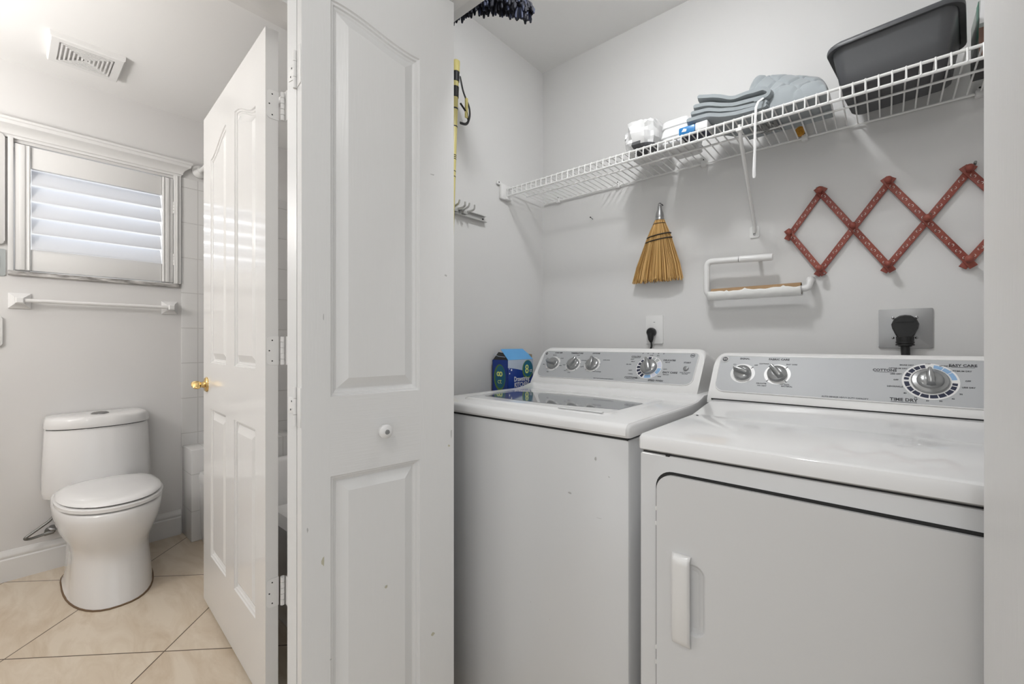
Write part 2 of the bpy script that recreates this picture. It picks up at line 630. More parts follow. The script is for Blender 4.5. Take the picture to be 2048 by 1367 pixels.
b = B()   # tiles round the tub
b.box(-3.09, -3.082, 0.659, 1.45, 0.5, 2.055, 0.002, mi=0)
build('wall_tile_left', b, 'tile', kind='structure')
b = B(); b.box(-3.082, -1.38, 1.442, 1.45, 0.36, 2.055)
build('wall_tile_far', b, 'tilex', kind='structure')
b = B()   # tiled ledge at the foot of the tub
b.box(-3.09, -2.90, 0.664, 1.442, 0, 0.508, 0.006)
build('trim_3', b, 'tile', kind='structure')

# window: casing, cornice, sill
win = thing('window_1', 'high bathroom window behind a white louvered shutter', None, (-3.09, 0.32, 1.425), kind='structure')
b = B()
b.box(-3.09, -3.072, 0.622, 0.657, 1.437, 2.055, 0.004); b.box(-3.072, -3.066, 0.634, 0.640, 1.437, 2.055, 0.002)
b.box(-3.09, -3.072, 0.004, 0.022, 1.437, 2.055, 0.003)
build('casing', b, 'trim', win)
b = B()
prof = [(0, 0), (0.012, 0), (0.014, 0.010), (0.020, 0.014), (0.020, 0.024), (0.028, 0.036), (0.040, 0.046), (0.052, 0.052), (0.054, 0.066), (0.060, 0.070), (0.060, 0.080), (0, 0.080)]
ends = []
for px, pz in prof:
    ends.append((0.645 + px * 0.95))
b.loft([[(-3.09 + px, -0.30 - px, 2.053 + pz) for px, pz in prof], [(-3.09 + px, e, 2.053 + pz) for (px, pz), e in zip(prof, ends)]])
build('cornice', b, 'trim', win)
b = B(); b.box(-3.20, -3.068, 0.004, 0.647, 1.417, 1.437, 0.003)
build('sill', b, 'marble', win, label='grey veined marble sill')
b = B()
for z0, z1 in ((1.437, 1.48), (2.0, 2.04)):
    b.box(-3.215, -3.18, 0.022, 0.622, z0, z1)
for y0, y1 in ((0.022, 0.06), (0.584, 0.622)):
    b.box(-3.215, -3.18, y0, y1, 1.48, 2.0)
build('window_frame', b, 'trim', win)

# shutter
sh = thing('plantation_shutter', 'white louvered shutter closed over the bathroom window', 'shutter', (-3.09, 0.32, 1.44))
for y0, y1, nm in ((0.026, 0.076, 's'), (0.571, 0.620, 's')):
    b = B()
    b.box(-3.112, -3.080, y0, y1, 1.442, 2.034, 0.003)
    b.box(-3.080, -3.075, y0 + 0.014, y1 - 0.018, 1.444, 2.032, 0.002)
    b.tube([(-3.080, y1 - 0.006 if y0 < 0.3 else y0 + 0.006, z) for z in (1.444, 2.032)], 0.005, 8)
    build('stile', b, 'trim', sh)
b = B(); b.box(-3.110, -3.086, 0.077, 0.570, 1.931, 2.032, 0.002)
build('top_rail', b, 'trim', sh)
b = B(); b.box(-3.110, -3.086, 0.077, 0.570, 1.444, 1.546, 0.002)
build('bottom_rail', b, 'trim', sh)
for k in range(5):
    zc = 1.546 + 0.0385 + k * 0.077
    b = B()
    ring = []
    for j in range(16):
        a = 2 * PI * j / 16
        p, q = 0.0445 * math.cos(a), 0.0052 * math.sin(a)
        th = math.radians(62)
        ring.append((p * math.cos(th) - q * math.sin(th), p * math.sin(th) + q * math.cos(th)))
    b.loft([[(-3.100 - rx, y, zc + rz) for rx, rz in ring] for y in (0.079, 0.568)])
    build('louver', b, 'louver', sh, 50)
for z in (1.87, 1.575):
    b = B()
    for q in range(4):
        b.tube([(-3.078, 0.6225, z - 0.032 + q * 0.0165), (-3.078, 0.6225, z - 0.0175 + q * 0.0165)], 0.004, 8)
    build('hinge', b, 'plastic', sh)

# ------------------------------------------------------------------ wall things in the bathroom
vent = thing('ceiling_vent', 'white square exhaust vent on bathroom ceiling', 'vent', (-2.765, 0.238, CEIL))
vx0, vx1, vy0, vy1 = -2.888, -2.645, 0.12, 0.357
ix0, ix1, iy0, iy1 = -2.856, -2.677, 0.148, 0.325
b = B()
b.loft([[(x, y, CEIL) for x, y in ((vx0 - .002, vy0 - .002), (vx1 + .002, vy0 - .002), (vx1 + .002, vy1 + .002), (vx0 - .002, vy1 + .002))],
        [(x, y, CEIL - 0.020) for x, y in ((vx0, vy0), (vx1, vy0), (vx1, vy1), (vx0, vy1))],
        [(x, y, CEIL - 0.024) for x, y in ((vx0 + .004, vy0 + .004), (vx1 - .004, vy0 + .004), (vx1 - .004, vy1 - .004), (vx0 + .004, vy1 - .004))],
        [(x, y, CEIL - 0.024) for x, y in ((ix0, iy0), (ix1, iy0), (ix1, iy1), (ix0, iy1))],
        [(x, y, CEIL - 0.013) for x, y in ((ix0, iy0), (ix1, iy0), (ix1, iy1), (ix0, iy1))]])
build('cover', b, 'plastic', vent)
b = B()
for k in range(6):
    e = 0.006 + k * 0.0135
    x0, x1, y0, y1 = ix0 + e, ix1 - e, iy0 + e, iy1 - e
    t = 0.0055
    outer = [(x0, y0), (x1, y0), (x1, y1), (x0, y1)]
    inner = [(x0 + t, y0 + t), (x1 - t, y0 + t), (x1 - t, y1 - t), (x0 + t, y1 - t)]
    z1, z0 = CEIL - 0.0125, CEIL - 0.025
    b.loft([[(x, y, z1) for x, y in outer], [(x, y, z0) for x, y in outer], [(x, y, z0) for x, y in inner], [(x, y, z1) for x, y in inner]], cap0=False, cap1=False)
b.box(-2.7715, -2.7615, 0.2315, 0.2415, CEIL - 0.025, CEIL - 0.008)
build('louvers', b, 'plastic', vent)

tb = thing('towel_bar', 'frosted towel bar between two white ceramic posts below the window', 'towel bar', (-3.09, 0.32, 1.26))
for yc in (0.041, 0.604):
    b = B()
    zc = 1.298
    def sq(h, x):
        return [(x, yc - h, zc - h), (x, yc + h, zc - h), (x, yc + h, zc + h), (x, yc - h, zc + h)]
    b.loft([sq(0.036, -3.09), sq(0.036, -3.083), sq(0.030, -3.078), sq(0.017, -3.060), sq(0.014, -3.040), sq(0.014, -3.028), sq(0.010, -3.024)])
    build('post', b, 'porcelain', tb, 25)
b = B(); b.tube([(-3.040, 0.052, 1.298), (-3.040, 0.593, 1.298)], 0.009, 14)
build('rod', b, 'acrylic', tb)

b = B()
b.prism(rrect(-0.28, -0.004, 1.552, 2.065, 0.018), 0.022, M4=frame((-3.09, 0, 0), (0, 1, 0), (0, 0, 1)), bev=0.004)
o = build('wall_cabinet', b, 'trim'); settle(o, (-3.09, -0.14, 1.552))
tag(o, 'white rounded wall cabinet at the picture edge beside the window', 'cabinet')
sw = thing('light_switch', 'grey switch plate just below the white wall cabinet', 'switch', (-3.09, -0.045, 1.41))
b = B(); b.prism(rrect(-0.085, -0.002, 1.410, 1.534, 0.006), 0.006, M4=frame((-3.09, 0, 0), (0, 1, 0), (0, 0, 1)), bev=0.002)
build('plate', b, 'switch', sw)
b = B(); b.box(-3.084, -3.080, -0.034, -0.020, 1.445, 1.50, 0.001); b.box(-3.084, -3.080, -0.07, -0.056, 1.445, 1.50, 0.001)
build('rocker', b, 'plastic', sw)
b = B(); b.prism(rrect(-0.09, -0.011, 1.085, 1.224, 0.012), 0.012, M4=frame((-3.09, 0, 0), (0, 1, 0), (0, 0, 1)), bev=0.003)
o = build('wall_plate', b, 'plastic'); settle(o, (-3.09, -0.05, 1.085))
tag(o, 'blank white plate on wall below the towel bar at picture edge', 'wall plate')

# shower rod
sr = thing('shower_rod', 'white shower curtain rod above the tub behind the open door', 'curtain rod', (-2.2, 0.745, 2.108))
b = B(); b.tube([(-3.07, 0.745, 2.108), (-1.39, 0.745, 2.108)], 0.0125, 14)
build('rod', b, 'plastic', sr)
for x, s in ((-3.082, 1), (-1.38, -1)):
    b = B(); b.lathe([(0.036, 0), (0.036, 0.006), (0.028, 0.016), (0.018, 0.024), (0.016, 0.03)], (x, 0.745, 2.108), (s, 0, 0), 24)
    build('flange', b, 'plastic', sr)

# tub
tub = thing('bathtub', 'white bathtub behind the open bathroom door', 'bathtub', (-2.14, 1.05, 0))
b = B()
x0, x1, y0, y1, zr = -2.898, -1.382, 0.690, 1.440, 0.385


def rr3(ix, iy, z, r):
    return [(x, y, z) for x, y in rrect(x0 + ix, x1 - ix, y0 + iy, y1 - iy, r, 6)]


b.loft([rr3(0.004, 0.020, 0, 0.02), rr3(0.003, 0.012, 0.05, 0.02), rr3(0.002, 0.004, 0.33, 0.025), rr3(0.0, 0.0, 0.365, 0.03), rr3(0.006, 0.006, zr, 0.03),
        rr3(0.05, 0.06, zr, 0.12), rr3(0.07, 0.075, zr - 0.02, 0.14), rr3(0.13, 0.12, 0.12, 0.16), rr3(0.22, 0.2, 0.08, 0.16)])
build('tub', b, 'porcelain', tub, 40)

# ------------------------------------------------------------------ toilet
tl = thing('toilet', 'white one-piece toilet with closed lid below the window', 'toilet', (-2.75, 0.312, 0))
YC = 0.312


def egg(xb, xf, hw, z, n=40, sq=2.5, yc=YC, flat=0.0):
    """plan outline: rounded front at xf, squarer back at xb"""
    out = []
    xm = xb + (xf - xb) * 0.42
    for k in range(n):
        a = 2 * PI * k / n
        c, s = math.cos(a), math.sin(a)
        if c >= 0:
            x = xm + (xf - xm) * abs(c) ** (2 / 2.1) * 1
        else:
            x = xm - (xm - xb) * abs(c) ** (2 / (sq + 1.5))
        y = yc + hw * math.copysign(abs(s) ** (2 / sq), s)
        out.append((x, y, z))
    return out


def ped(xb, xf, hw, z, rec):
    o2 = []
    for x, y, zz in egg(xb, xf, hw, z):
        if rec > 0 and x < -2.66 and abs(y - YC) > hw * 0.6:
            y = YC + (y - YC) * (1 - rec)
        o2.append((x, y, zz))
    return o2


b = B()
b.loft([ped(-3.03, -2.432, 0.150, 0.004, 0.0), ped(-3.03, -2.436, 0.149, 0.02, 0.06), ped(-3.03, -2.456, 0.146, 0.10, 0.07), ped(-3.03, -2.474, 0.142, 0.17, 0.07),
        ped(-3.03, -2.474, 0.143, 0.205, 0.06), ped(-3.03, -2.462, 0.150, 0.235, 0.03), ped(-3.03, -2.440, 0.165, 0.275, 0), ped(-3.03, -2.420, 0.178, 0.32, 0), ped(-3.03, -2.410, 0.184, 0.36, 0),
        ped(-3.03, -2.408, 0.185, 0.392, 0), ped(-3.03, -2.414, 0.180, 0.400, 0)])
build('bowl', b, 'porcelain', tl, 60)
b = B(); b.loft([egg(-3.03, -2.426, 0.154, 0.0), egg(-3.03, -2.426, 0.154, 0.004), egg(-3.03, -2.436, 0.149, 0.006)])
build('caulk_line', b, 'caulk', tl)
b = B()
b.loft([egg(-2.90, -2.416, 0.176, 0.404, sq=2.2), egg(-2.90, -2.410, 0.182, 0.408, sq=2.2), egg(-2.90, -2.410, 0.182, 0.421, sq=2.2), egg(-2.90, -2.418, 0.175, 0.425, sq=2.2)])
b.box(-2.44, -2.425, YC - 0.03, YC - 0.022, 0.400, 0.404)
build('seat', b, 'porcelain', tl, 50)
b = B()
b.loft([egg(-2.895, -2.424, 0.170, 0.428, sq=2.2), egg(-2.90, -2.416, 0.177, 0.433, sq=2.2), egg(-2.90, -2.422, 0.172, 0.441, sq=2.2), egg(-2.885, -2.452, 0.150, 0.449, sq=2.2),
        egg(-2.86, -2.50, 0.110, 0.452, sq=2.2), egg(-2.80, -2.58, 0.05, 0.453, sq=2.2)])
build('lid', b, 'porcelain', tl, 60)
b = B(); b.loft([egg(-2.89, -2.43, 0.165, 0.398, sq=2.2), egg(-2.89, -2.43, 0.165, 0.43, sq=2.2)])
build('seat_gap', b, 'gap', tl)


def tank(hw, dep, z, n=18, yc=0.304, xb=-3.082):
    out = []
    for k in range(n + 1):
        t = -1 + 2 * k / n
        out.append((xb + dep * (0.62 + 0.38 * (1 - abs(t) ** 2.6)) if 0 < k < n else xb + dep * 0.55, yc + hw * t, z))
    return [(xb, yc - hw, z)] + out + [(xb, yc + hw, z)]


b = B()
b.loft([tank(0.150, 0.14, 0.345), tank(0.192, 0.198, 0.372), tank(0.197, 0.206, 0.40), tank(0.194, 0.206, 0.50), tank(0.187, 0.200, 0.68), tank(0.184, 0.196, 0.691)])
build('tank', b, 'porcelain', tl, 40)
b = B()
b.loft([tank(0.182, 0.194, 0.691), tank(0.184, 0.196, 0.696)])
build('tank_seam', b, 'gap', tl)
b = B()
b.loft([tank(0.189, 0.206, 0.696), tank(0.190, 0.208, 0.702), tank(0.186, 0.206, 0.735), tank(0.180, 0.200, 0.744), tank(0.165, 0.182, 0.749), tank(0.09, 0.14, 0.751)])
build('tank_lid', b, 'porcelain', tl, 40)
b = B(); b.lathe([(0.034, 0), (0.034, 0.003), (0.028, 0.008), (0.012, 0.011), (0.0, 0.0115)], (-2.965, 0.304, 0.750), (0, 0, 1), 28)
build('flush_button', b, 'chrome', tl)

sv = thing('supply_hose', 'braided steel water hose and valve behind the toilet', 'hose', (-3.06, 0.10, 0.17))
b = B()
b.tube(bend([(-3.06, 0.170, 0.305), (-3.055, 0.142, 0.248), (-3.035, 0.052, 0.190), (-3.05, 0.070, 0.179), (-3.055, 0.125, 0.186)], 0.02), 0.0062, 10)
build('hose', b, 'dark_steel', sv)
b = B()
b.tube([(-3.09, 0.140, 0.188), (-3.05, 0.140, 0.188)], 0.008, 10); b.tube([(-3.055, 0.118, 0.186), (-3.055, 0.150, 0.190)], 0.010, 12)
b.lathe([(0.020, 0), (0.020, 0.003), (0.012, 0.006)], (-3.09, 0.140, 0.188), (1, 0, 0), 18)
build('valve', b, 'dark_steel', sv)
b = B(); b.lathe([(0.006, 0), (0.006, 0.012), (0.017, 0.014), (0.019, 0.020), (0.015, 0.026)], (-3.055, 0.142, 0.192), (0.35, 0.3, 1), 14)
build('valve_handle', b, 'steel', sv)

# ------------------------------------------------------------------ doors
RINGS = [(0, 0), (0.002, 0.004), (0.0065, 0.005), (0.0085, 0.009), (0.0125, 0.0105), (0.0145, 0.0122), (0.0165, 0.0122), (0.039, 0.0018), (0.040, 0.0014)]
d1 = thing('door_1', 'glossy white panel door standing open into the bathroom', None, (-2.198, 0.547, 0.0185), math.atan2(0.5036 - 0.547, -1.402 + 2.198), kind='structure', local=True)
Z0 = 0.0185
holes = [
    arched(0.122, 0.355, 1.020 - Z0, 1.842 - Z0, 1.908 - Z0),
    arched(0.465, 0.702, 1.020 - Z0, 1.912 - Z0, 1.844 - Z0),
    [(0.122, 0.238 - Z0), (0.352, 0.238 - Z0), (0.352, 0.835 - Z0), (0.122, 0.835 - Z0)],
    [(0.462, 0.238 - Z0), (0.700, 0.238 - Z0), (0.700, 0.832 - Z0), (0.462, 0.832 - Z0)]]
b = B(); panel_slab(b, 0.797, 2.0275, 0.035, holes, RINGS)
build('door_slab', b, 'gloss_door', d1, 9)
for zt in (1.862, 1.122, 0.394):
    b = B()
    zb = zt - 0.086
    poly = rrect(0.006, 0.034, zb - Z0, zt - Z0, (0.0, 0.0, 0.0, 0.0))
    poly = rrect(0.003, 0.036, zb - Z0, zt - Z0, (0.012, 0, 0, 0.012))
    b.prism(poly, 0.0016, M4=frame((0.7972, 0, 0), (0, 1, 0), (0, 0, 1)))
    for q in range(5):
        b.tube([(0.806, 0.0445, zb - Z0 + q * 0.0172 + 0.0006), (0.806, 0.0445, zb - Z0 + q * 0.0172 + 0.0166)], 0.0062, 12)
    b.prism(rrect(0.0, 0.030, zb - Z0, zt - Z0, (0, 0.012, 0.012, 0)), 0.0016, M4=frame((0.810, 0.053, 0), (1, 0, 0), (0, 0, 1)))
    for sy, sz in ((0.018, 0.012), (0.010, 0.043), (0.018, 0.074)):
        b.lathe([(0.0022, 0), (0.0022, 0.0004)], (0.7988, sy, zb - Z0 + sz), (1, 0, 0), 8, mi=1)
    build('hinge', b, ['plastic', 'gap'], d1)
kn = B()
kn.lathe([(0.031, 0), (0.031, 0.003), (0.027, 0.008), (0.014, 0.011), (0.011, 0.020), (0.012, 0.023)], (0.06, 0, 0.929 - Z0), (0, -1, 0), 28)
# oval lever-like turn knob
ringsk = []
for h, a, c in ((0.022, 0.009, 0.009), (0.026, 0.019, 0.012), (0.034, 0.024, 0.012), (0.043, 0.026, 0.009), (0.049, 0.022, 0.006), (0.052, 0.012, 0.003)):
    ringsk.append([(0.06 + math.cos(2 * PI * k / 20) * a * 0.75 - (h - 0.022) * 0.30, -h, 0.929 - Z0 + math.sin(2 * PI * k / 20) * c - math.cos(2 * PI * k / 20) * a * 0.45) for k in range(20)])
kn.loft(ringsk)
build('handle', kn, 'brass', d1, 40, label='polished brass handle')

# folding closet door, left pair: fold towards the camera
U = Vector((0.1582, 0.9874))
FW = 0.382
R0 = Vector((-0.885, 0.788))
fold = R0 - U * FW
ZB = 0.012
BH = 2.008


def bifold_panel(b, mirror=False, mi=0):
    s0, s1 = (0.060, 0.280)
    hs = [
        arched(s0, s1, 0.983 - ZB, 1.868 - ZB, 1.826 - ZB),
        [(s0, 0.195 - ZB), (s1, 0.195 - ZB), (s1, 0.806 - ZB), (s0, 0.806 - ZB)]]
    fs = panel_slab(b, FW, BH, 0.035, hs, RINGS, mi)
    return fs


d2 = thing('door_2', 'white folding closet door with two raised panels and a round knob, folded open', None, (fold.x, fold.y, ZB), math.atan2(U.y, U.x), kind='structure', local=True)
b = B(); bifold_panel(b)
for s, z, w, h, mi in ((0.356, 1.282, 0.010, 0.006, 2), (0.044, 0.622, 0.006, 0.020, 1), (0.190, 0.515, 0.008, 0.008, 1), (0.318, 0.345, 0.009, 0.008, 1), (0.374, 0.86, 0.004, 0.02, 2),
                       (0.316, 1.54, 0.016, 0.003, 2), (0.045, 1.16, 0.002, 0.014, 2), (0.366, 0.828, 0.006, 0.006, 1), (0.012, 0.70, 0.003, 0.01, 2), (0.06, 0.40, 0.006, 0.004, 2)):
    n = 7
    pl = [(s + w * 0.75 * math.cos(2 * PI * k / n) * random.uniform(0.4, 1), z - ZB + h * 0.75 * math.sin(2 * PI * k / n) * random.uniform(0.4, 1)) for k in range(n)]
    b.bm.faces.new([b.bm.verts.new((x, -0.0003, zz)) for x, zz in pl]).material_index = mi
for f in list(b.bm.faces):   # the rail between the two panels has its grain running across
    c = f.calc_center_median()
    if f.material_index == 0 and abs(c.y) < 1e-5 and all(0.80 - ZB <= v.co.z <= 0.99 - ZB for v in f.verts):
        f.material_index = 3
build('panel', b, ['door', 'chip', 'scuff', 'rail_grain'], d2, 9, fix=False)
b = B(); bifold_panel(b)
A2 = PI - 2 * math.atan2(U.y, U.x)
# second leaf: from the fold back to the jamb, turned the other way
T2 = Matrix.Translation((0.0, 0.040, 0)) @ Matrix.Rotation(A2, 4, 'Z')
bmesh.ops.transform(b.bm, matrix=T2, verts=list(b.bm.verts))
build('panel', b, 'door', d2, 9, fix=False)
for zt, zb in ((1.743, 1.661), (1.006, 0.921)):
    b = B()
    h = zt - zb
    z0 = zb - ZB
    b.box(-0.0016, 0, 0.004, 0.031, z0, z0 + h, 0.0004)
    b.tube([(-0.004, 0.0375, z0 + h * 0.72), (-0.004, 0.0375, z0 + h)], 0.0042, 10)
    b.tube([(-0.004, 0.0375, z0 + h * 0.30), (-0.004, 0.0375, z0 + h * 0.71)], 0.0042, 10)
    b.tube([(-0.004, 0.0375, z0), (-0.004, 0.0375, z0 + h * 0.29)], 0.0042, 10)
    b.box(-0.0016, 0, 0.004, 0.028, z0 + h * 0.30, z0 + h * 0.72, 0.0004, M4=T2)
    b.lathe([(0.002, 0), (0.002, 0.0006)], T2 @ Vector((-0.0016, 0.016, z0 + h * 0.62)), (-1, 0, 0), 8, mi=1)
    b.lathe([(0.002, 0), (0.002, 0.0006)], T2 @ Vector((-0.0016, 0.020, z0 + h * 0.40)), (-1, 0, 0), 8, mi=1)
    build('hinge', b, ['plastic', 'gap'], d2)
b = B()
b.lathe([(0.008, 0), (0.007, 0.010), (0.012, 0.014), (0.0165, 0.020), (0.0165, 0.025), (0.012, 0.030), (0.006, 0.0315)], (0.179, 0, 0.894 - ZB), (0, -1, 0), 24)
b.lathe([(0.006, 0.0312), (0.005, 0.0335), (0.0, 0.034)], (0.179, 0, 0.894 - ZB), (0, -1, 0), 16, mi=1)
build('knob', b, ['porcelain', 'knob'], d2, label='white round knob with a metal centre')

# folding closet door, right pair (its leading stile shows at the picture edge)
le = Vector((0.093, 0.800))
dirn = Vector((0.10, -0.370)).normalized()
d3 = thing('door_3', 'white folding closet door at the right picture edge', None, (le.x, le.y, ZB), math.atan2(dirn.y, dirn.x), kind='structure', local=True)


def bifold_rev(b):
    s0, s1 = FW - 0.280, FW - 0.060
    hs = [arched(s0, s1, 0.983 - ZB, 1.826 - ZB, 1.868 - ZB),
          [(s0, 0.195 - ZB), (s1, 0.195 - ZB), (s1, 0.806 - ZB), (s0, 0.806 - ZB)]]
    panel_slab(b, FW, BH, 0.035, hs, RINGS)


b = B(); bifold_rev(b)
build('panel', b, 'door', d3, 9, fix=False)
b = B()
# the other leaf runs from the fold to the right jamb
bifold_panel(b)
A3 = PI - 2 * math.atan2(0.10, 0.370)
bmesh.ops.transform(b.bm, matrix=Matrix.Translation((FW, 0.040, 0)) @ Matrix.Rotation(PI - 2 * math.atan2(0.10, 0.370), 4, 'Z') @ Matrix.Scale(-1, 4, (0, 1, 0)), verts=list(b.bm.verts))
build('panel', b, 'door', d3, 25)
b = B(); b.lathe([(0.008, 0), (0.007, 0.010), (0.012, 0.014), (0.0165, 0.020), (0.0165, 0.025), (0.012, 0.030), (0.006, 0.0315)], (0.203, 0, 0.894 - ZB), (0, -1, 0), 24)
build('knob', b, 'porcelain', d3)

# ------------------------------------------------------------------ wire shelf
shf = thing('wire_shelf', 'long white wire shelf on the back wall above the washer and dryer', 'shelf', (-0.45, 1.69, 1.768))
XA, XB2 = -1.255, 0.352
b = B()
n = int((XB2 - XA - 0.02) / 0.0256)
for k in range(n + 1):
    x = XA + 0.012 + k * 0.0256
    b.tube([(x, 1.692, 1.7705), (x, 1.425, 1.7735), (x, 1.418, 1.770), (x, 1.416, 1.738)], 0.0021, 6, cap=False)
build('deck_wires', b, 'wire', shf)
b = B()
for y, z, r in ((1.690, 1.767, 0.0036), (1.550, 1.7675, 0.0034), (1.4205, 1.7675, 0.0040), (1.4195, 1.738, 0.0042)):
    b.tube([(XA if y < 1.5 else XA + 0.01, y, z), (XB2, y, z)], r, 8)
build('rails', b, 'wire', shf)
for x in (-1.167, -0.862, -0.514, -0.200, 0.189):
    b = B()
    b.box(x - 0.009, x + 0.009, 1.683, 1.700, 1.757, 1.776, 0.003)
    b.tube([(x, 1.70, 1.779), (x, 1.688, 1.779)], 0.006, 10)
    b.lathe([(0.0025, 0), (0.0025, 0.001)], (x, 1.688, 1.781), (0, -1, 0.3), 8, mi=1)
    build('wall_clip', b, ['plastic', 'gap'], shf)
b = B()
b.tube(bend([(-0.331, 1.426, 1.752), (-0.331, 1.432, 1.718), (-0.344, 1.680, 1.508), (-0.347, 1.694, 1.485)], 0.02), 0.0082, 10, flat=0.7)
b.box(-0.339, -0.323, 1.412, 1.432, 1.729, 1.735, 0.002)
b.prism(rrect(-0.362, -0.332, 1.467, 1.507, 0.006), 0.004, M4=frame((0, 1.70, 0), (1, 0, 0), (0, 0, 1)))
b.lathe([(0.004, 0), (0.004, 0.0015), (0.002, 0.002)], (-0.347, 1.6955, 1.479), (0, -1, 0), 12, mi=1)
build('support_brace', b, ['wire', 'steel'], shf)
b = B()
b.box(-1.265, -1.251, 1.385, 1.446, 1.722, 1.788, 0.004)
b.box(-1.265, -1.255, 1.365, 1.392, 1.779, 1.795, 0.004)
b.box(-1.258, -1.243, 1.41, 1.446, 1.722, 1.735, 0.003)
b.lathe([(0.003, 0), (0.003, 0.001)], (-1.255, 1.374, 1.788), (1, 0, 0), 8, mi=1)
build('end_bracket', b, ['plastic', 'gap'], shf)


# ------------------------------------------------------------------ laundry machines
def console(root, x0, x1, y0, z0, y1, z1, yb, mats, r=0.03, slant=0.0):
    """sloped control housing: x0..x1, front from (y0, z0) to (y1, z1), back at yb"""
    H = z1 - z0
    b = B()

    def sec(x, drop):
        k = (H - drop) / H
        fy, fz = y0 + (y1 - y0) * k, z0 + H * k
        top = [(x, y0, z0 - 0.012), (x, y0, z0)]
        for t in (0.25, 0.5, 0.75, 0.90, 0.97):
            top.append((x, y0 + (fy - y0) * t, z0 + (fz - z0) * t))
        top += [(x, fy + 0.006, fz + 0.004), (x, fy + 0.016, fz + 0.007), (x, fy + 0.035, fz + 0.005), (x, yb - 0.02, fz - 0.015), (x, yb, fz - 0.04), (x, yb, z0 - 0.012)]
        return top

    secs = []
    es = [0, 0.002, 0.006, 0.012, 0.02, r]
    for e in es:
        drop = r - math.sqrt(max(r * r - (r - e) ** 2, 0))
        secs.append(sec(x0 + e - slant * (1 - e / r) * 0, drop))
    for e in reversed(es):
        drop = r - math.sqrt(max(r * r - (r - e) ** 2, 0))
        secs.append(sec(x1 - e, drop))
    b.loft(secs)
    return build('console', b, mats, root, 40)


def face_frame(y0, z0, y1, z1, lift=0.0):
    up = Vector((0, y1 - y0, z1 - z0)).normalized()
    f = frame((0, y0, z0), (1, 0, 0), up)
    return f @ Matrix.Translation((0, 0, lift))


def sector(b, M4, cx, cy, r0, r1, a0, a1, mi, z=0.0):
    n = max(3, int(abs(a1 - a0) / 6))
    pts = []
    for k in range(n + 1):
        a = math.radians(a0 + (a1 - a0) * k / n)
        pts.append((cx + r1 * math.cos(a), cy + r1 * math.sin(a)))
    for k in range(n, -1, -1):
        a = math.radians(a0 + (a1 - a0) * k / n)
        pts.append((cx + r0 * math.cos(a), cy + r0 * math.sin(a)))
    b.prism(pts, 0.0002, mi, M4 @ Matrix.Translation((0, 0, z)))


def knob(parent, M4, cx, cy, r, h, ang, name='knob', flange=0.0):
    """round knob with a tapered finger grip pointing to ang (degrees, 90 = up)"""
    b = B()
    T = M4 @ Matrix.Translation((cx, cy, 0))
    seg = 28
    rings = []
    prof = [(r, 0), (r, h * 0.28), (r * 0.95, h * 0.42), (r * 0.80, h * 0.52), (r * 0.4, h * 0.56)]
    if flange:
        prof = [(flange, 0), (flange, h * 0.12), (flange * 0.93, h * 0.2), (r * 1.02, h * 0.24)] + prof[1:]
    for pr, ph in prof:
        rings.append([T @ Vector((pr * math.cos(2 * PI * k / seg), pr * math.sin(2 * PI * k / seg), ph)) for k in range(seg)])
    b.loft(rings)
    R = T @ Matrix.Rotation(math.radians(ang), 4, 'Z')
    g = []
    for w, l0, l1, ph in ((0.40, -0.80, 1.04, 0.30), (0.36, -0.78, 1.04, 0.62), (0.24, -0.70, 1.0, 0.94), (0.12, -0.6, 0.92, 1.0)):
        g.append([R @ Vector((x * r, y * r, ph * h)) for x, y in ((l0, -w * 0.9), (0.1, -w), (l1 * 0.9, -w * 0.55), (l1, 0), (l1 * 0.9, w * 0.55), (0.1, w), (l0, w * 0.9), (l0 - 0.08, 0))])
    b.loft(g)
    return build(name, b, 'knob', parent, 35)


def dial_ring(b, M4, cx, cy, r0, r1, mi, ticks=0):
    sector(b, M4, cx, cy, r0, r1, 0, 359.9, mi)


def logo(b, M4, cx, cy, r):
    n = 24
    b.prism([(cx + r * math.cos(2 * PI * k / n), cy + r * math.sin(2 * PI * k / n)) for k in range(n)], 0.0014, 1, M4)
    sector(b, M4, cx, cy, r * 0.78, r * 0.86, 0, 359.9, 0, 0.0014)
    n = 20
    b.prism([(cx + r * 0.7 * math.cos(2 * PI * k / n), cy + r * 0.7 * math.sin(2 * PI * k / n)) for k in range(n)], 0.0002, 0, M4 @ Matrix.Translation((0, 0, 0.0014)))
    # script swirl
    for dx, dy, rr, a0, a1 in ((-0.16, 0.05, 0.26, 40, 330), (0.22, 0.02, 0.24, -120, 150)):
        sector(b, M4, cx + dx * r, cy + dy * r, rr * r * 0.62, rr * r, a0, a1, 1, 0.0018)


# ---- washer
ws = thing('washing_machine', 'white top-load washing machine between the closet wall and the dryer', 'washing machine', (-0.765, 1.22, 0))
wx0, wx1 = -1.108, -0.424
b = B()
b.box(wx0 + 0.003, wx1 - 0.003, 0.889, 1.60, 0.012, 0.889, 0.008)
for s, z, w, h in ((-0.51, 0.835, 0.008, 0.012), (-0.475, 0.80, 0.006, 0.003), (-0.50, 0.70, 0.020, 0.0015), (-0.58, 0.74, 0.014, 0.006), (-0.70, 0.43, 0.003, 0.003), (-0.64, 0.41, 0.003, 0.003)):
    pl = [(s + w * 0.5 * math.cos(2 * PI * k / 7) * random.uniform(.5, 1), z + h * 0.5 * math.sin(2 * PI * k / 7) * random.uniform(.5, 1)) for k in range(7)]
    b.bm.faces.new([b.bm.verts.new((x, 0.8885, zz)) for x, zz in pl]).material_index = 1
build('cabinet', b, ['enamel', 'scuff'], ws)
b = B(); b.box(wx0 + 0.008, wx1 - 0.008, 0.893, 1.58, 0.886, 0.896)
build('seam', b, 'gap', ws)
b = B()
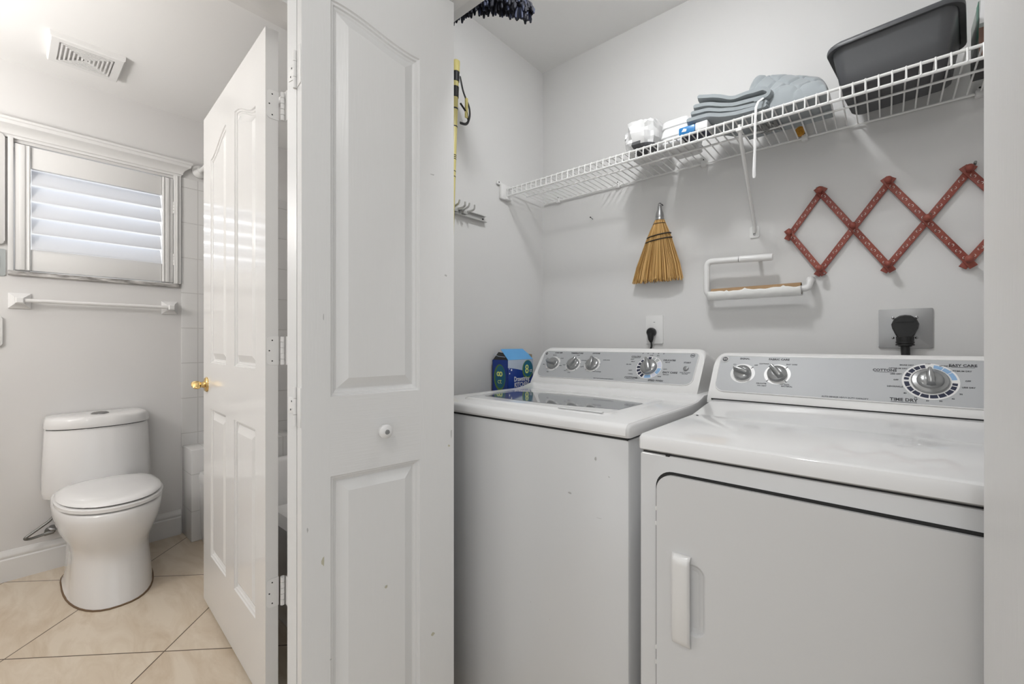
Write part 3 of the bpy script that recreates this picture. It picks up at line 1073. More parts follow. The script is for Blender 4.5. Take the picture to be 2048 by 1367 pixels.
prof = [(0.886, 0.894), (0.880, 0.900), (0.880, 0.914), (0.884, 0.921), (0.892, 0.925), (1.30, 0.925), (1.345, 0.928), (1.385, 0.936), (1.405, 0.942), (1.60, 0.942), (1.60, 0.894)]
b.loft([[(x, y if 0 < i < 9 or True else y, z) for i, (y, z) in enumerate(prof)] for x in (wx0 + 0.006, wx0 + 0.0055, wx1 - 0.0055, wx1 - 0.006)], cap0=True, cap1=True)
for sgn, xe in ((-1, wx0), (1, wx1)):
    ring0 = [(xe - sgn * 0.006, y, z) for y, z in prof]
    cy, cz = 1.24, 0.915
    ring1 = [(xe - sgn * 0.0015, y + (0.004 if y < 0.9 else 0), z - (0.002 if z > 0.92 else 0)) for y, z in prof]
    ring2 = [(xe, y + (0.008 if y < 0.9 else 0), z - (0.007 if z > 0.92 else 0)) for y, z in prof]
    b.loft([ring0, ring1, ring2], cap0=False, cap1=True)
build('top_deck', b, 'enamel_lit', ws, 40)
# lid with its bowed glass
lid = B()
outl = rrect(-1.030, -0.510, 0.950, 1.305, (0.03, 0.03, 0.015, 0.015), 5)


def lid_ring(d, z):
    return [(x, y, z) for x, y in inset_poly(outl, d)]


gl = []   # glass outline: bowed back and front
for k in range(13):
    t = k / 12
    gl.append((-0.985 + 0.470 * t, 1.012 + 0.020 * t - 0.022 * math.sin(PI * t)))
for k in range(13):
    t = k / 12
    gl.append((-0.515 - 0.470 * t, 1.172 + 0.040 * math.sin(PI * t)))
lid.loft([lid_ring(-0.003, 0.9245), lid_ring(0.0, 0.9265), lid_ring(0.006, 0.9300), lid_ring(0.010, 0.9305)], cap0=False, cap1=True)
lo = build('lid', lid, 'enamel_lit', ws, 30)
b = B()
gl2 = [(max(min(x, -0.522), -1.015), y) for x, y in gl]
b.prism(gl2, 0.0014, 0, Matrix.Translation((0, 0, 0.9302)))
build('lid_glass', b, 'glass_lid', lo, label='dark grey bowed glass window of the lid')
b = B(); b.box(-0.66, -0.528, 0.953, 0.963, 0.9300, 0.9335, 0.0012)
build('lid_grip', b, 'enamel_lit', lo)

WC = (1.405, 0.943, 1.50, 1.074)
cons = console(ws, wx0, -0.447, *WC, 1.62, 'plastic')
F0 = face_frame(*WC, 0.0004)
b = B()
pan = [(-1.063, 0.0255), (-0.495, 0.0275)] + [(-0.495 + 0.026 * math.sin(PI / 2 * k / 5), 0.0535 - 0.026 * math.cos(PI / 2 * k / 5)) for k in range(1, 6)] + \
      [(-0.467, 0.142), (-0.470, 0.150), (-0.478, 0.153), (-1.086, 0.153), (-1.094, 0.148), (-1.096, 0.140)] + [(-1.063 - 0.031 * math.cos(PI / 2 * k / 5), 0.0565 - 0.031 * math.sin(PI / 2 * k / 5)) for k in range(0, 5)]
b.prism(pan, 0.0010, 0, F0)
P3 = [F0 @ Vector((x, y, 0.0006)) for x, y in pan]
b.tube(P3, 0.0016, 6, mi=1, closed=True)
cpanel = build('control_panel', b, ['panel', 'plastic'], cons)
F1 = face_frame(*WC, 0.0016)
b = B()
logo(b, F1, -1.082, 0.139, 0.0085)
build('badge', b, ['print', 'plastic'], cons)
b = B()
for s, x, y, sz in (('LOAD SIZE', -1.025, 0.1440, 0.0075), ('TEMPERATURE', -0.936, 0.1432, 0.0085), ('OPTIONS', -0.850, 0.1440, 0.0078), ('COLORS', -0.684, 0.1335, 0.0090), ('DELICATES', -0.560, 0.1215, 0.0085),
                    ('EASY CARE', -0.548, 0.0725, 0.0100), ('COTTONS', -0.680, 0.0450, 0.0100), ('SPEED WASH', -0.590, 0.0385, 0.0088), ('START', -0.499, 0.1140, 0.0078)):
    h = B(); h.text(s, sz, F1 @ Matrix.Translation((x, y, 0)), 0, off=0.00025)
    if s in ('COLORS', 'COTTONS'):
        w = 0.033
        h.prism([(x - w / 2, y - 0.0058), (x + w / 2, y - 0.0058), (x + w / 2, y - 0.0048), (x - w / 2, y - 0.0048)], 0.0002, 0, F1)
    absorb(cpanel, h, 'print')
for s, x, y in (('MEDIUM', -1.040, 0.132), ('SMALL', -1.068, 0.115), ('LARGE', -0.998, 0.117), ('MINI', -1.076, 0.085), ('SUPER', -0.993, 0.082), ('MAX', -1.042, 0.050), ('WARM', -0.928, 0.134), ('COLD', -0.976, 0.086),
                ('HOT', -0.962, 0.060), ('COOL', -0.941, 0.052), ('HOT/COLD', -0.893, 0.110), ('TAP', -0.895, 0.080), ('EXTRA RINSE', -0.797, 0.115), ('OFF', -0.889, 0.082), ('FABRIC SOFTENER', -0.822, 0.062),
                ('LIGHT', -0.695, 0.122), ('HEAVY', -0.690, 0.112), ('REG. SOIL', -0.703, 0.100), ('LIGHT', -0.690, 0.075), ('NORMAL', -0.686, 0.060), ('HEAVY', -0.654, 0.044), ('GENTLE', -0.565, 0.113), ('KNITS', -0.567, 0.085),
                ('REGULAR', -0.560, 0.064), ('RINSE', -0.580, 0.055), ('SOAK', -0.628, 0.1405), ('SPIN', -0.604, 0.1395), ('PUSH TO START', -0.499, 0.075), ('OR STOP', -0.499, 0.070), ('HEAVY DUTY EXTRA LARGE CAPACITY', -0.785, 0.0335)):
    b.text(s, 0.0046, F1 @ Matrix.Translation((x, y, 0)), 0, off=0.0001)
for k in range(5):
    x = -0.664 + k * 0.019
    b.prism([(x, 0.1465), (x + 0.003, 0.1475), (x + 0.005, 0.1500), (x + 0.001, 0.1500)], 0.0002, 0, F1)
sector(b, F1, -0.487, 0.143, 0.0062, 0.0075, 45, 405, 0)
b.prism([(-0.492, 0.1415), (-0.482, 0.1415), (-0.482, 0.1445), (-0.492, 0.1445)], 0.0002, 0, F1)
absorb(cpanel, b, 'print')
b = B()
for cx, cy in ((-1.032, 0.090), (-0.935, 0.0905), (-0.850, 0.093)):
    sector(b, F1, cx, cy, 0.020, 0.0335 if cx < -1 else 0.0325, 0, 359.9, 0)
    for k in range(6):
        a = -50 + k * 56
        sector(b, F1, cx, cy, 0.029, 0.034, a - 1.5, a + 1.5, 1, 0.0003)
build('knob_ring', b, ['plastic', 'print'], cons)
b = B()
sector(b, F1, -0.625, 0.090, 0.020, 0.0455, 0, 359.9, 0)
for k in range(7):
    a = 112 + k * 20.5
    sector(b, F1, -0.625, 0.090, 0.031, 0.0435, a, a + 14.5, 1, 0.0003)
for a0, a1, mi in ((258, 292, 2), (298, 318, 3), (322, 357, 2), (2, 38, 3), (44, 62, 4), (68, 84, 4), (90, 106, 1)):
    sector(b, F1, -0.625, 0.090, 0.031, 0.0435, a0, a1, mi, 0.0003)
build('cycle_ring', b, ['plastic', 'navy', 'sky', 'pale', 'grey_print'], cons)
for cx, cy, a in ((-1.032, 0.090, 172), (-0.935, 0.0905, 65), (-0.850, 0.093, 95)):
    knob(cons, F1, cx, cy, 0.0262, 0.024, a)
knob(cons, F1, -0.625, 0.090, 0.0285, 0.028, 112, 'cycle_dial')
b = B(); b.lathe([(0.0085, 0), (0.0085, 0.003), (0.007, 0.005), (0.003, 0.0055)], F1 @ Vector((-0.499, 0.0905, 0)), F1.to_3x3() @ Vector((0, 0, 1)), 20)
build('start_button', b, 'knob', cons)

# ---- dryer
dr = thing('clothes_dryer', 'white front-load clothes dryer to the right of the washing machine', 'dryer', (-0.047, 1.17, 0))
dx0, dx1, dyf = -0.391, 0.295, 0.860
b = B(); b.box(dx0 + 0.002, dx1 - 0.002, dyf, 1.56, 0.012, 0.8785, 0.006)
build('cabinet', b, 'enamel', dr)
b = B(); b.box(dx0 + 0.008, dx1 - 0.008, dyf + 0.005, 1.55, 0.876, 0.884)
b.box(-0.335, -0.327, dyf + 0.001, dyf + 0.01, 0.876, 0.881)
b.box(-0.392, 0.285, 1.3575, 1.3625, 0.9355, 0.9395)
build('seam', b, 'gap', dr)
b = B()
prof = [(0.861, 0.882), (0.855, 0.886), (0.855, 0.904), (0.858, 0.911), (0.866, 0.915), (1.178, 0.915), (1.192, 0.9158), (1.34, 0.9345), (1.36, 0.937), (1.56, 0.937), (1.56, 0.882)]
xs = [(dx0, 0.008, 0.007), (dx0 + 0.0015, 0.004, 0.002), (dx0 + 0.006, 0, 0), (dx1 - 0.006, 0, 0), (dx1 - 0.0015, 0.004, 0.002), (dx1, 0.008, 0.007)]
b.loft([[(x, y + (oy if y < 0.87 else 0), z - (oz if z > 0.91 else 0)) for y, z in prof] for x, oy, oz in xs])
b.lathe([(0.003, 0), (0.003, 0.001)], (-0.372, 1.17, 0.915), (0, 0, 1), 8, mi=1)
build('top', b, ['enamel_lit', 'gap'], dr, 40)
# door
dxa, dxb, dza, dzb = -0.350, 0.254, 0.160, 0.842
b = B(); b.prism(rrect(dxa - 0.004, dxb + 0.004, dza - 0.004, dzb + 0.0055, 0.034, 8), 0.0006, M4=frame((0, dyf, 0), (1, 0, 0), (0, 0, 1)))
build('door_gap', b, 'gap', dr)
b = B()
outer = rrect(dxa, dxb, dza, dzb, 0.032, 8)
hole = rrect(-0.300, -0.256, 0.545, 0.682, (0.016, 0.02, 0.02, 0.016), 5)
nf = panel_slab(b, 0, 0, 0.0075, [hole], [(0, 0), (0.002, 0.001), (0.006, 0.0042), (0.014, 0.0062)], outer=outer)
bmesh.ops.translate(b.bm, verts=list(b.bm.verts), vec=(0, dyf - 0.0085, 0))
rim = [e for e in b.bm.edges if all(abs(v.co.y - (dyf - 0.0085)) < 1e-6 for v in e.verts) and len(e.link_faces) == 2 and any(abs(f.normal.y) < 0.5 and f.calc_area() > 1e-9 and len({round(v.co.y, 5) for v in f.verts}) == 2 and max(v.co.y for v in f.verts) > dyf - 0.0015 for f in e.link_faces)]
b.bm.normal_update()
ddoor = build('door', b, 'enamel', dr, 6)
b = B()
hsec = []
for z, k, o2 in ((0.520, 0.35, 0.002), (0.524, 0.8, 0.008), (0.535, 1.0, 0.014), (0.68, 1.0, 0.016), (0.688, 0.97, 0.015), (0.693, 0.8, 0.009), (0.695, 0.5, 0.003)):
    x0, x1 = -0.319, -0.283
    yf = dyf - 0.0085
    hsec.append([(x0, yf + 0.001, z), (x0 + 0.002, yf - o2 * 0.55, z), (x0 + 0.008, yf - o2 * 0.9, z), (x0 + 0.022, yf - o2, z), (x1 - 0.004, yf - o2 * 0.97, z), (x1, yf - o2 * 0.8, z), (x1 + 0.001, yf - o2 * 0.5, z), (x1 - 0.006, yf + 0.001, z)])
b.loft(hsec)
build('handle', b, 'plastic', ddoor, 50)
for z in (0.765, 0.735, 0.485, 0.455):
    b = B(); b.box(dxa - 0.0045, dxa + 0.001, dyf - 0.004, dyf, z, z + 0.008, 0.001)
    build('hinge_tab', b, 'plastic', dr)

DC = (1.36, 0.938, 1.45, 1.065)
cons = console(dr, -0.404, 0.296, *DC, 1.58, 'plastic')
F0 = face_frame(*DC, 0.0004)
pan = [(-0.362, 0.0265), (0.252, 0.0255)] + [(0.252 + 0.028 * math.sin(PI / 2 * k / 5), 0.0535 - 0.028 * math.cos(PI / 2 * k / 5)) for k in range(1, 6)] + \
      [(0.281, 0.142), (0.278, 0.149), (0.270, 0.152), (-0.377, 0.152), (-0.385, 0.148), (-0.388, 0.140)] + [(-0.362 - 0.027 * math.cos(PI / 2 * k / 5), 0.0535 - 0.027 * math.sin(PI / 2 * k / 5)) for k in range(0, 5)]
b = B(); b.prism(pan, 0.0010, 0, F0)
b.tube([F0 @ Vector((x, y, 0.0006)) for x, y in pan], 0.0016, 6, mi=1, closed=True)
cpanel = build('control_panel', b, ['panel', 'plastic'], cons)
F1 = face_frame(*DC, 0.0016)
b = B()
logo(b, F1, -0.374, 0.1385, 0.0105)
build('badge', b, ['print', 'plastic'], cons)
b = B()
for s, x, y, sz in (('SIGNAL', -0.320, 0.1420, 0.0078), ('FABRIC CARE', -0.232, 0.1420, 0.0085), ('COTTONS', -0.003, 0.1175, 0.0095), ('EASY CARE', 0.134, 0.1365, 0.0092), ('TIME DRY', 0.031, 0.0365, 0.0112)):
    h = B(); h.text(s, sz, F1 @ Matrix.Translation((x, y, 0)), 0, off=0.0003)
    if sz > 0.009:
        w = sz * 4.1
        h.prism([(x - w / 2, y - sz * 0.6), (x + w / 2, y - sz * 0.6), (x + w / 2, y - sz * 0.51), (x - w / 2, y - sz * 0.51)], 0.0002, 0, F1)
    absorb(cpanel, h, 'print')
for s, x, y in (('ON', -0.345, 0.121), ('OFF', -0.288, 0.120), ('COTTONS', -0.268, 0.126), ('EASY CARE', -0.200, 0.126), ('DELICATES', -0.268, 0.060), ('NO HEAT', -0.266, 0.053), ('ANTI-', -0.206, 0.060), ('BACTERIAL', -0.206, 0.0545),
                ('OFF', 0.076, 0.1385), ('MORE DRY', 0.038, 0.134), ('OPTIMUM DRY', 0.022, 0.124), ('LESS DRY', 0.018, 0.108), ('OFF', 0.018, 0.091), ('DEWRINKLE', 0.016, 0.072), ('MORE DRY', 0.108, 0.134), ('OPTIMUM DRY', 0.130, 0.121), ('OFF', 0.140, 0.095),
                ('LESS DRY', 0.140, 0.078), ('80', 0.034, 0.055), ('70', 0.052, 0.044), ('60', 0.072, 0.038), ('50', 0.094, 0.039), ('40', 0.114, 0.047), ('30', 0.127, 0.060), ('AUTO SENSOR HEAVY DUTY CAPACITY', -0.080, 0.0318)):
    b.text(s, 0.0052, F1 @ Matrix.Translation((x, y, 0)), 0, off=0.0001)
absorb(cpanel, b, 'print')
b = B()
for cx, cy, ticks in ((-0.320, 0.0905, (42, 138)), (-0.232, 0.092, (48, 132, 225, 315))):
    sector(b, F1, cx, cy, 0.018, 0.0325, 0, 359.9, 0)
    for a in ticks:
        sector(b, F1, cx, cy, 0.0275, 0.0345, a - 2, a + 2, 1, 0.0003)
build('knob_ring', b, ['plastic', 'print'], cons)
b = B()
cx, cy = 0.078, 0.0905
sector(b, F1, cx, cy, 0.030, 0.0495, 0, 359.9, 0)
for a0, a1, mi in ((100, 112, 1), (114, 128, 1), (131, 146, 1), (150, 164, 1), (168, 177, 1), (184, 202, 1), (205, 222, 1), (225, 243, 1), (246, 265, 1), (268, 286, 1), (289, 306, 1), (309, 328, 1), (331, 344, 1), (347, 356, 1),
                  (8, 34, 2), (36, 56, 2), (58, 80, 2)):
    sector(b, F1, cx, cy, 0.037, 0.0458, a0, a1, mi, 0.0003)
build('timer_ring', b, ['plastic', 'navy', 'sky'], cons)
knob(cons, F1, -0.320, 0.0905, 0.0235, 0.026, 160)
knob(cons, F1, -0.232, 0.092, 0.0245, 0.026, 128)
knob(cons, F1, cx, cy, 0.0235, 0.030, 92, 'timer_dial', flange=0.0335)

# ------------------------------------------------------------------ box of bags beside the washer
bx = thing('bag_box', 'open blue cardboard box of kitchen bags between washer and closet wall', 'box', (-1.2085, 1.41, 0.60))
X0, X1, Y0, Y1, ZT, ZBX = -1.252, -1.166, 1.330, 1.495, 1.031, 0.60
b = B()
t = 0.0012
b.box(X0, X1, Y0, Y0 + t, ZBX, ZT); b.box(X0, X1, Y1 - t, Y1, ZBX, ZT); b.box(X0, X0 + t, Y0, Y1, ZBX, ZT); b.box(X1 - t, X1, Y0, Y1, ZBX, ZT); b.box(X0, X1, Y0, Y1, ZBX, ZBX + t)
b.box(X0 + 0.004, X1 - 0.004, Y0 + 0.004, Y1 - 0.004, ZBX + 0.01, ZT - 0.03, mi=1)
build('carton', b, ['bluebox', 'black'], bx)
b = B()   # front flap leaning in, with a cut corner, and the brown far flap
fl = frame((X1, 0, ZT), (0, 1, 0), Vector((-0.044, 0, 0.044)))
b.prism([(Y0 + 0.001, 0), (Y1 - 0.001, 0), (Y1 - 0.004, 0.028), (Y1 - 0.018, 0.062), (Y0 + 0.004, 0.062)], 0.001, 0, fl)
b.prism([(-0.080, 0), (-0.004, 0), (-0.004, 0.024), (-0.080, 0.030)], 0.001, 1, frame((X1, Y1 - 0.002, ZT - 0.003), (1, 0, 0), Vector((0, 0, 1))))
b.prism([(-0.084, 0), (-0.002, 0), (-0.030, 0.034), (-0.080, 0.042)], 0.001, 2, frame((X1, Y0 + 0.003, ZT), (1, 0, 0), Vector((0, 0.55, 0.6))))
b.tube([(X0 + 0.004, Y0 + 0.004, ZT + 0.022), (X0 + 0.03, Y0 + 0.006, ZT + 0.014), (X1 - 0.02, Y0 + 0.006, ZT + 0.012)], 0.0012, 6, mi=3)
build('flap', b, ['bluelight', 'cork', 'black', 'bluegrey'], bx)
b = B()
Ff = frame((X1 + 0.0003, 0, 0), (0, 1, 0), (0, 0, 1))
wave = [(Y0, ZT - 0.036)]
wave = [(Y0, ZT), (Y1, ZT)][::-1] + [(Y0 + (Y1 - Y0) * k / 10, ZT - 0.032 - 0.030 * (k / 10) ** 1.4) for k in range(11)]
b.prism(wave, 0.0002, 0, Ff)
def disc(cx, cy, rx, ry, mi, FF, z):
    b.prism([(cx + rx * math.cos(2 * PI * k / 28), cy + ry * math.sin(2 * PI * k / 28)) for k in range(28)], 0.0002, mi, FF @ Matrix.Translation((0, 0, z)))
disc(1.458, ZT - 0.043, 0.036, 0.040, 1, Ff, 0.0003)
disc(1.460, ZT - 0.039, 0.032, 0.034, 2, Ff, 0.0006)
b.text('8', 0.052, Ff @ Matrix.Translation((1.452, ZT - 0.043, 0.0010)), 3, off=0.0006)
b.text('ct', 0.022, Ff @ Matrix.Translation((1.478, ZT - 0.048, 0.0010)), 4)
b.text('Drawstring', 0.0285, Ff @ Matrix.Translation((1.368, ZT - 0.081, 0.0005)), 4, off=0.0005, sx=0.78, align='LEFT')
b.text('KITCHEN', 0.0270, Ff @ Matrix.Translation((1.370, ZT - 0.105, 0.0005)), 4, off=0.0005, sx=0.84, align='LEFT')
for px, pz, r in ((1.352, ZT - 0.041, 0.004), (1.338, ZT - 0.036, 0.002), (1.340, ZT - 0.055, 0.003)):
    disc(px, pz, r, r, 4, Ff, 0.0004)
Fs = frame((0, Y0 - 0.0003, 0), (1, 0, 0), (0, 0, 1))
disc(-1.211, ZT - 0.072, 0.032, 0.054, 1, Fs, 0.0)
disc(-1.208, ZT - 0.070, 0.027, 0.047, 2, Fs, 0.0003)
b.text('8', 0.046, Fs @ Matrix.Translation((-1.209, ZT - 0.058, 0.0008)) @ Matrix.Rotation(PI / 2, 4, 'Z'), 3, off=0.0008)
b.text('ct', 0.030, Fs @ Matrix.Translation((-1.211, ZT - 0.088, 0.0008)), 3)
b.text('O', 0.026, Fs @ Matrix.Translation((-1.232, ZT - 0.138, 0.0005)), 4)
disc(-1.198, ZT - 0.136, 0.003, 0.003, 4, Fs, 0.0004)
build('print', b, ['bluegrey', 'green', 'teal', 'lime', 'white_ink'], bx)

# ------------------------------------------------------------------ things on the back wall
o_nail = B()
o_nail.tube([(-0.988, 1.70, 1.650), (-0.990, 1.682, 1.655)], 0.0013, 8); o_nail.lathe([(0.0032, 0), (0.0032, 0.001)], (-0.990, 1.682, 1.655), (0, -1, 0.2), 10)
o = build('nail', o_nail, 'black'); settle(o, (-0.988, 1.70, 1.65)); tag(o, 'bare black nail in the back wall left of the whisk broom', 'nail')

# whisk broom
br = thing('whisk_broom', 'straw whisk broom hanging from the back wall above the outlet', 'broom', (-0.672, 1.668, 1.345), local=True)
WIDE = [(0.238, 0.016, 0.014), (0.222, 0.022, 0.016), (0.200, 0.034, 0.018), (0.172, 0.047, 0.019), (0.155, 0.051, 0.019), (0.12, 0.064, 0.019), (0.06, 0.085, 0.019), (0.0, 0.100, 0.018)]
TILT = lambda z: -0.013 * (1 - z / 0.25)


def bw(z):
    for (za, wa, ta), (zb, wb2, tb2) in zip(WIDE, WIDE[1:]):
        if zb <= z <= za:
            f = (za - z) / (za - zb)
            return wa + (wb2 - wa) * f, ta + (tb2 - ta) * f
    return WIDE[-1][1], WIDE[-1][2]


b = B()
b.loft([[(TILT(z) + w * 0.93 * math.cos(2 * PI * k / 32), t2 * 0.8 * math.sin(2 * PI * k / 32), z) for k in range(32)] for z, w, t2 in WIDE[:-1] + [(0.012, 0.094, 0.015)]], mi=1)  # core coloured dark to stand in for shade between the straws
for i in range(420):
    a = random.uniform(0, 2 * PI)
    rr = math.sqrt(random.uniform(0.35, 1))
    lo2, hi = random.uniform(-0.006, 0.010), 0.238
    pts = []
    jw = random.uniform(-0.004, 0.004)
    for z in (hi, 0.20, 0.165, 0.12, 0.06, lo2):
        w, t2 = bw(max(z, 0))
        pts.append((TILT(z) + w * rr * math.cos(a) + jw * (1 - z / 0.25), t2 * rr * math.sin(a), z))
    b.tube(pts, random.uniform(0.0010, 0.0016), 4, mi=random.choice((0, 0, 1, 2)), cap=False)
build('bristles', b, ['straw', 'straw_dark', 'straw_light'], br, 60)
b = B()
for zz, tl2, rad in ((0.176, 0.010, 0.0022), (0.158, 0.010, 0.0022), (0.222, 0.0, 0.0012)):
    w, t2 = bw(zz)
    b.tube([(TILT(zz) + (w + 0.002) * math.cos(2 * PI * k / 36), (t2 + 0.001) * math.sin(2 * PI * k / 36), zz + tl2 * 0.5 * math.cos(2 * PI * k / 36)) for k in range(36)], rad, 6, closed=True)
build('stitching', b, 'black', br)
b = B()
b.lathe([(0.0165, 0.236), (0.0165, 0.244), (0.0155, 0.246), (0.0165, 0.250), (0.0145, 0.262), (0.010, 0.276), (0.008, 0.284), (0.0085, 0.290), (0.005, 0.293)], (0, 0, 0), (0, 0, 1), 20)
b.tube(arc3((0, 0, 0.298), (1, 0, 0), (0, 0, 1), 0.006, 0, 2 * PI * 0.98, 14), 0.0016, 6, closed=True)
b.tube([(0, 0.032, 0.302), (0, 0.0, 0.304)], 0.0018, 8, mi=1)
build('cap', b, ['steel', 'gap'], br)

# paper towel holder with an almost finished roll
th = thing('paper_towel_holder', 'white tube paper towel holder on the back wall beside the broom', 'towel holder', (-0.345, 1.645, 1.26))
b = B()
YT = 1.645
b.tube(bend([(-0.385, YT, 1.3890), (-0.490, YT, 1.3935), (-0.490, YT, 1.272), (-0.185, YT, 1.2745), (-0.182, YT + 0.004, 1.302), (-0.182, 1.70, 1.306)], 0.022), 0.0105, 14)
build('tube', b, 'plastic', th)
b = B()
b.tube([(-0.387, YT, 1.3890), (-0.382, YT, 1.3888)], 0.0088, 14, mi=1)
b.tube([(-0.383, YT, 1.3889), (-0.286, YT, 1.3850), (-0.283, YT, 1.3849)], [0.0118, 0.0118, 0.0100], 16)
b.tube([(-0.33, YT, 1.388), (-0.33, 1.70, 1.388)], 0.006, 10)
build('end_sleeve', b, ['plastic', 'gap'], th)
rl = thing('paper_towel_roll', 'nearly finished paper towel roll with bare cardboard on the white holder', 'paper towel roll', (-0.345, 1.645, 1.252))
b = B()
n = 28
tube_o = [(YT + 0.0205 * math.cos(2 * PI * k / n), 1.2737 + 0.0205 * math.sin(2 * PI * k / n)) for k in range(n)]
tube_i = [(YT + 0.0188 * math.cos(2 * PI * k / n), 1.2737 + 0.0188 * math.sin(2 * PI * k / n)) for k in range(n)]
b.loft([[(-0.472, y, z) for y, z in tube_i], [(-0.472, y, z) for y, z in tube_o], [(-0.204, y, z) for y, z in tube_o], [(-0.204, y, z) for y, z in tube_i]], cap0=False, cap1=False)
build('core', b, 'cork', rl)
b = B()
rings = []
nx = 40
for i in range(nx + 1):
    x = -0.482 + 0.280 * i / nx
    top = 157 - 5 * math.sin(i * 0.45) - 3 * math.sin(i * 1.1 + 1)     # torn edge, degrees
    if i in (9, 17, 33):
        top -= 14
    row = []
    for k in range(16):
        a = math.radians(top + (360 + 20 - top) * k / 15)
        r = 0.0216 + 0.0004 * math.sin(i * 0.8 + k * 1.3)
        row.append((x, YT + r * math.cos(a), 1.2737 + r * math.sin(a)))
    rings.append(row)
bmv = [[b.bm.verts.new(p) for p in row] for row in rings]
for i in range(nx):
    for k in range(15):
        b.bm.faces.new((bmv[i][k], bmv[i][k + 1], bmv[i + 1][k + 1], bmv[i + 1][k]))
po = build('paper', b, 'paper', rl, 60)
sm = po.modifiers.new('thick', 'SOLIDIFY'); sm.thickness = 0.0012

# accordion peg rack
rk = thing('accordion_peg_rack', 'brick red folding peg rack with white painted motifs on the back wall', 'peg rack', (0.05, 1.694, 1.31))
DXR, DZR = 0.0815, 0.1235


def rp(col, row):
    """joint position: col counts half widths, row -1, 0, 1; the rack sags to the right"""
    x = -0.240 + col * DXR
    return Vector((x, 0, 1.4600 - col * 0.0036 + row * (DZR - col * 0.0006)))


def slat(p, q, y, e0, e1):
    p, q = Vector((p.x, p.z)), Vector((q.x, q.z))
    d = (q - p)
    L = d.length
    d.normalize()
    F = frame((p.x, y, p.y), (d.x, 0, d.y), (-d.y, 0, d.x))     # local z is -y: towards the room
    bb = B()
    bb.prism([(-e0, -0.0088), (L + e1, -0.0088), (L + e1, 0.0088), (-e0, 0.0088)], 0.0045, 0, F, bev=0.0008)
    k0 = 0.016
    while k0 < L - 0.006:
        Fm = F @ Matrix.Translation((k0, 0, 0.0047))
        s = 1 if d.y > 0 else -1
        sector(bb, Fm, -0.003, 0.0008 * s, 0.0024, 0.0035, 20 * s, 215 * s, 1)
        sector(bb, Fm, 0.003, -0.0006 * s, 0.0024, 0.0035, -170 * s, 30 * s, 1)
        sector(bb, Fm, 0.0, 0.0038 * s, 0.0008, 0.0020, 0, 300, 2)
        k0 += 0.0245 if L < 0.2 else 0.0247
    build('slat', bb, ['red', 'white_paint', 'brown'], rk, 30)


yb0, yb1 = 1.6935, 1.6885
slat(rp(0, 0), rp(1, 1), yb0, 0.019, 0.019)
slat(rp(0, 0), rp(1, -1), yb1, 0.019, 0.019)
for c in (1, 3):
    slat(rp(c, -1), rp(c + 2, 1), yb0, 0.019, 0.019)
    slat(rp(c, 1), rp(c + 2, -1), yb1, 0.019, 0.019)
slat(rp(5, -1), rp(6, 0), yb0, 0.019, 0.019)
slat(rp(5, 1), rp(6, 0), yb1, 0.019, 0.019)
for c, r in ((0, 0), (1, 1), (1, -1), (2, 0), (3, 1), (3, -1), (4, 0), (5, 1), (5, -1), (6, 0)):
    p = rp(c, r)
    b = B()
    b.lathe([(0.0052, 0), (0.0050, 0.020), (0.0062, 0.023), (0.0092, 0.026), (0.0098, 0.031), (0.0075, 0.036), (0.003, 0.0385)], (p.x, 1.690, p.z), (0, -1, 0.12), 16)
    build('peg', b, 'red', rk, 50)
for c, r, dx, dz in ((1, 1, -0.009, 0.014), (1, -1, 0.010, -0.012), (5, 1, 0.013, 0.020)):
    p = rp(c, r)
    b = B(); b.tube([(p.x + dx, 1.70, p.z + dz), (p.x + dx, 1.684, p.z + dz + 0.002)], 0.0035, 8)
    build('screw', b, 'dark_steel', rk)

# outlets and plugs
ou = thing('wall_outlet', 'white wall outlet above the washing machine', 'outlet', (-0.705, 1.70, 1.098))
b = B(); b.prism(rrect(-0.740, -0.670, 1.098, 1.211, 0.003), 0.006, 0, frame((0, 1.70, 0), (1, 0, 0), (0, 0, 1)), bev=0.002)
build('plate', b, 'plastic', ou)
b = B()
b.prism(rrect(-0.724, -0.686, 1.122, 1.160, 0.012), 0.0015, 0, frame((0, 1.694, 0), (1, 0, 0), (0, 0, 1)))
build('socket', b, 'plastic', ou)
b = B(); b.box(-0.708, -0.701, 1.6930, 1.694, 1.1835, 1.1848)
build('screw', b, 'gap', ou)
pg = thing('washer_plug', 'black power plug and cord in the white wall outlet', 'plug', (-0.712, 1.68, 1.07))
b = B()
b.loft([[(-0.712 + w * math.cos(2 * PI * k / 20), y, 1.144 + h * math.sin(2 * PI * k / 20)) for k in range(20)] for y, w, h in ((1.6925, 0.017, 0.017), (1.685, 0.0185, 0.018), (1.675, 0.018, 0.018), (1.668, 0.013, 0.014))])
b.tube([(-0.712, 1.676, 1.140), (-0.711, 1.674, 1.115), (-0.710, 1.676, 1.104)], [0.014, 0.010, 0.005], 12)
build('plug', b, 'black', pg)
b = B(); b.tube(bend([(-0.710, 1.676, 1.108), (-0.708, 1.678, 1.082), (-0.735, 1.680, 1.058), (-0.78, 1.684, 1.040), (-0.80, 1.686, 0.95)], 0.03), 0.0036, 10)
build('cord', b, 'black', pg)
do = thing('dryer_outlet', 'grey steel outlet plate above the dryer', 'outlet', (0.042, 1.70, 1.088))
b = B(); b.prism(rrect(-0.017, 0.100, 1.088, 1.201, 0.003), 0.005, 0, frame((0, 1.70, 0), (1, 0, 0), (0, 0, 1)), bev=0.0015)
build('plate', b, 'steel', do)
for sx, sz in ((0.015, 1.175), (0.066, 1.175), (0.015, 1.117), (0.066, 1.117)):
    b = B(); b.lathe([(0.0035, 0), (0.0035, 0.001), (0.002, 0.002)], (sx, 1.6945, sz), (0, -1, 0), 12)
    build('screw', b, 'chrome', do)
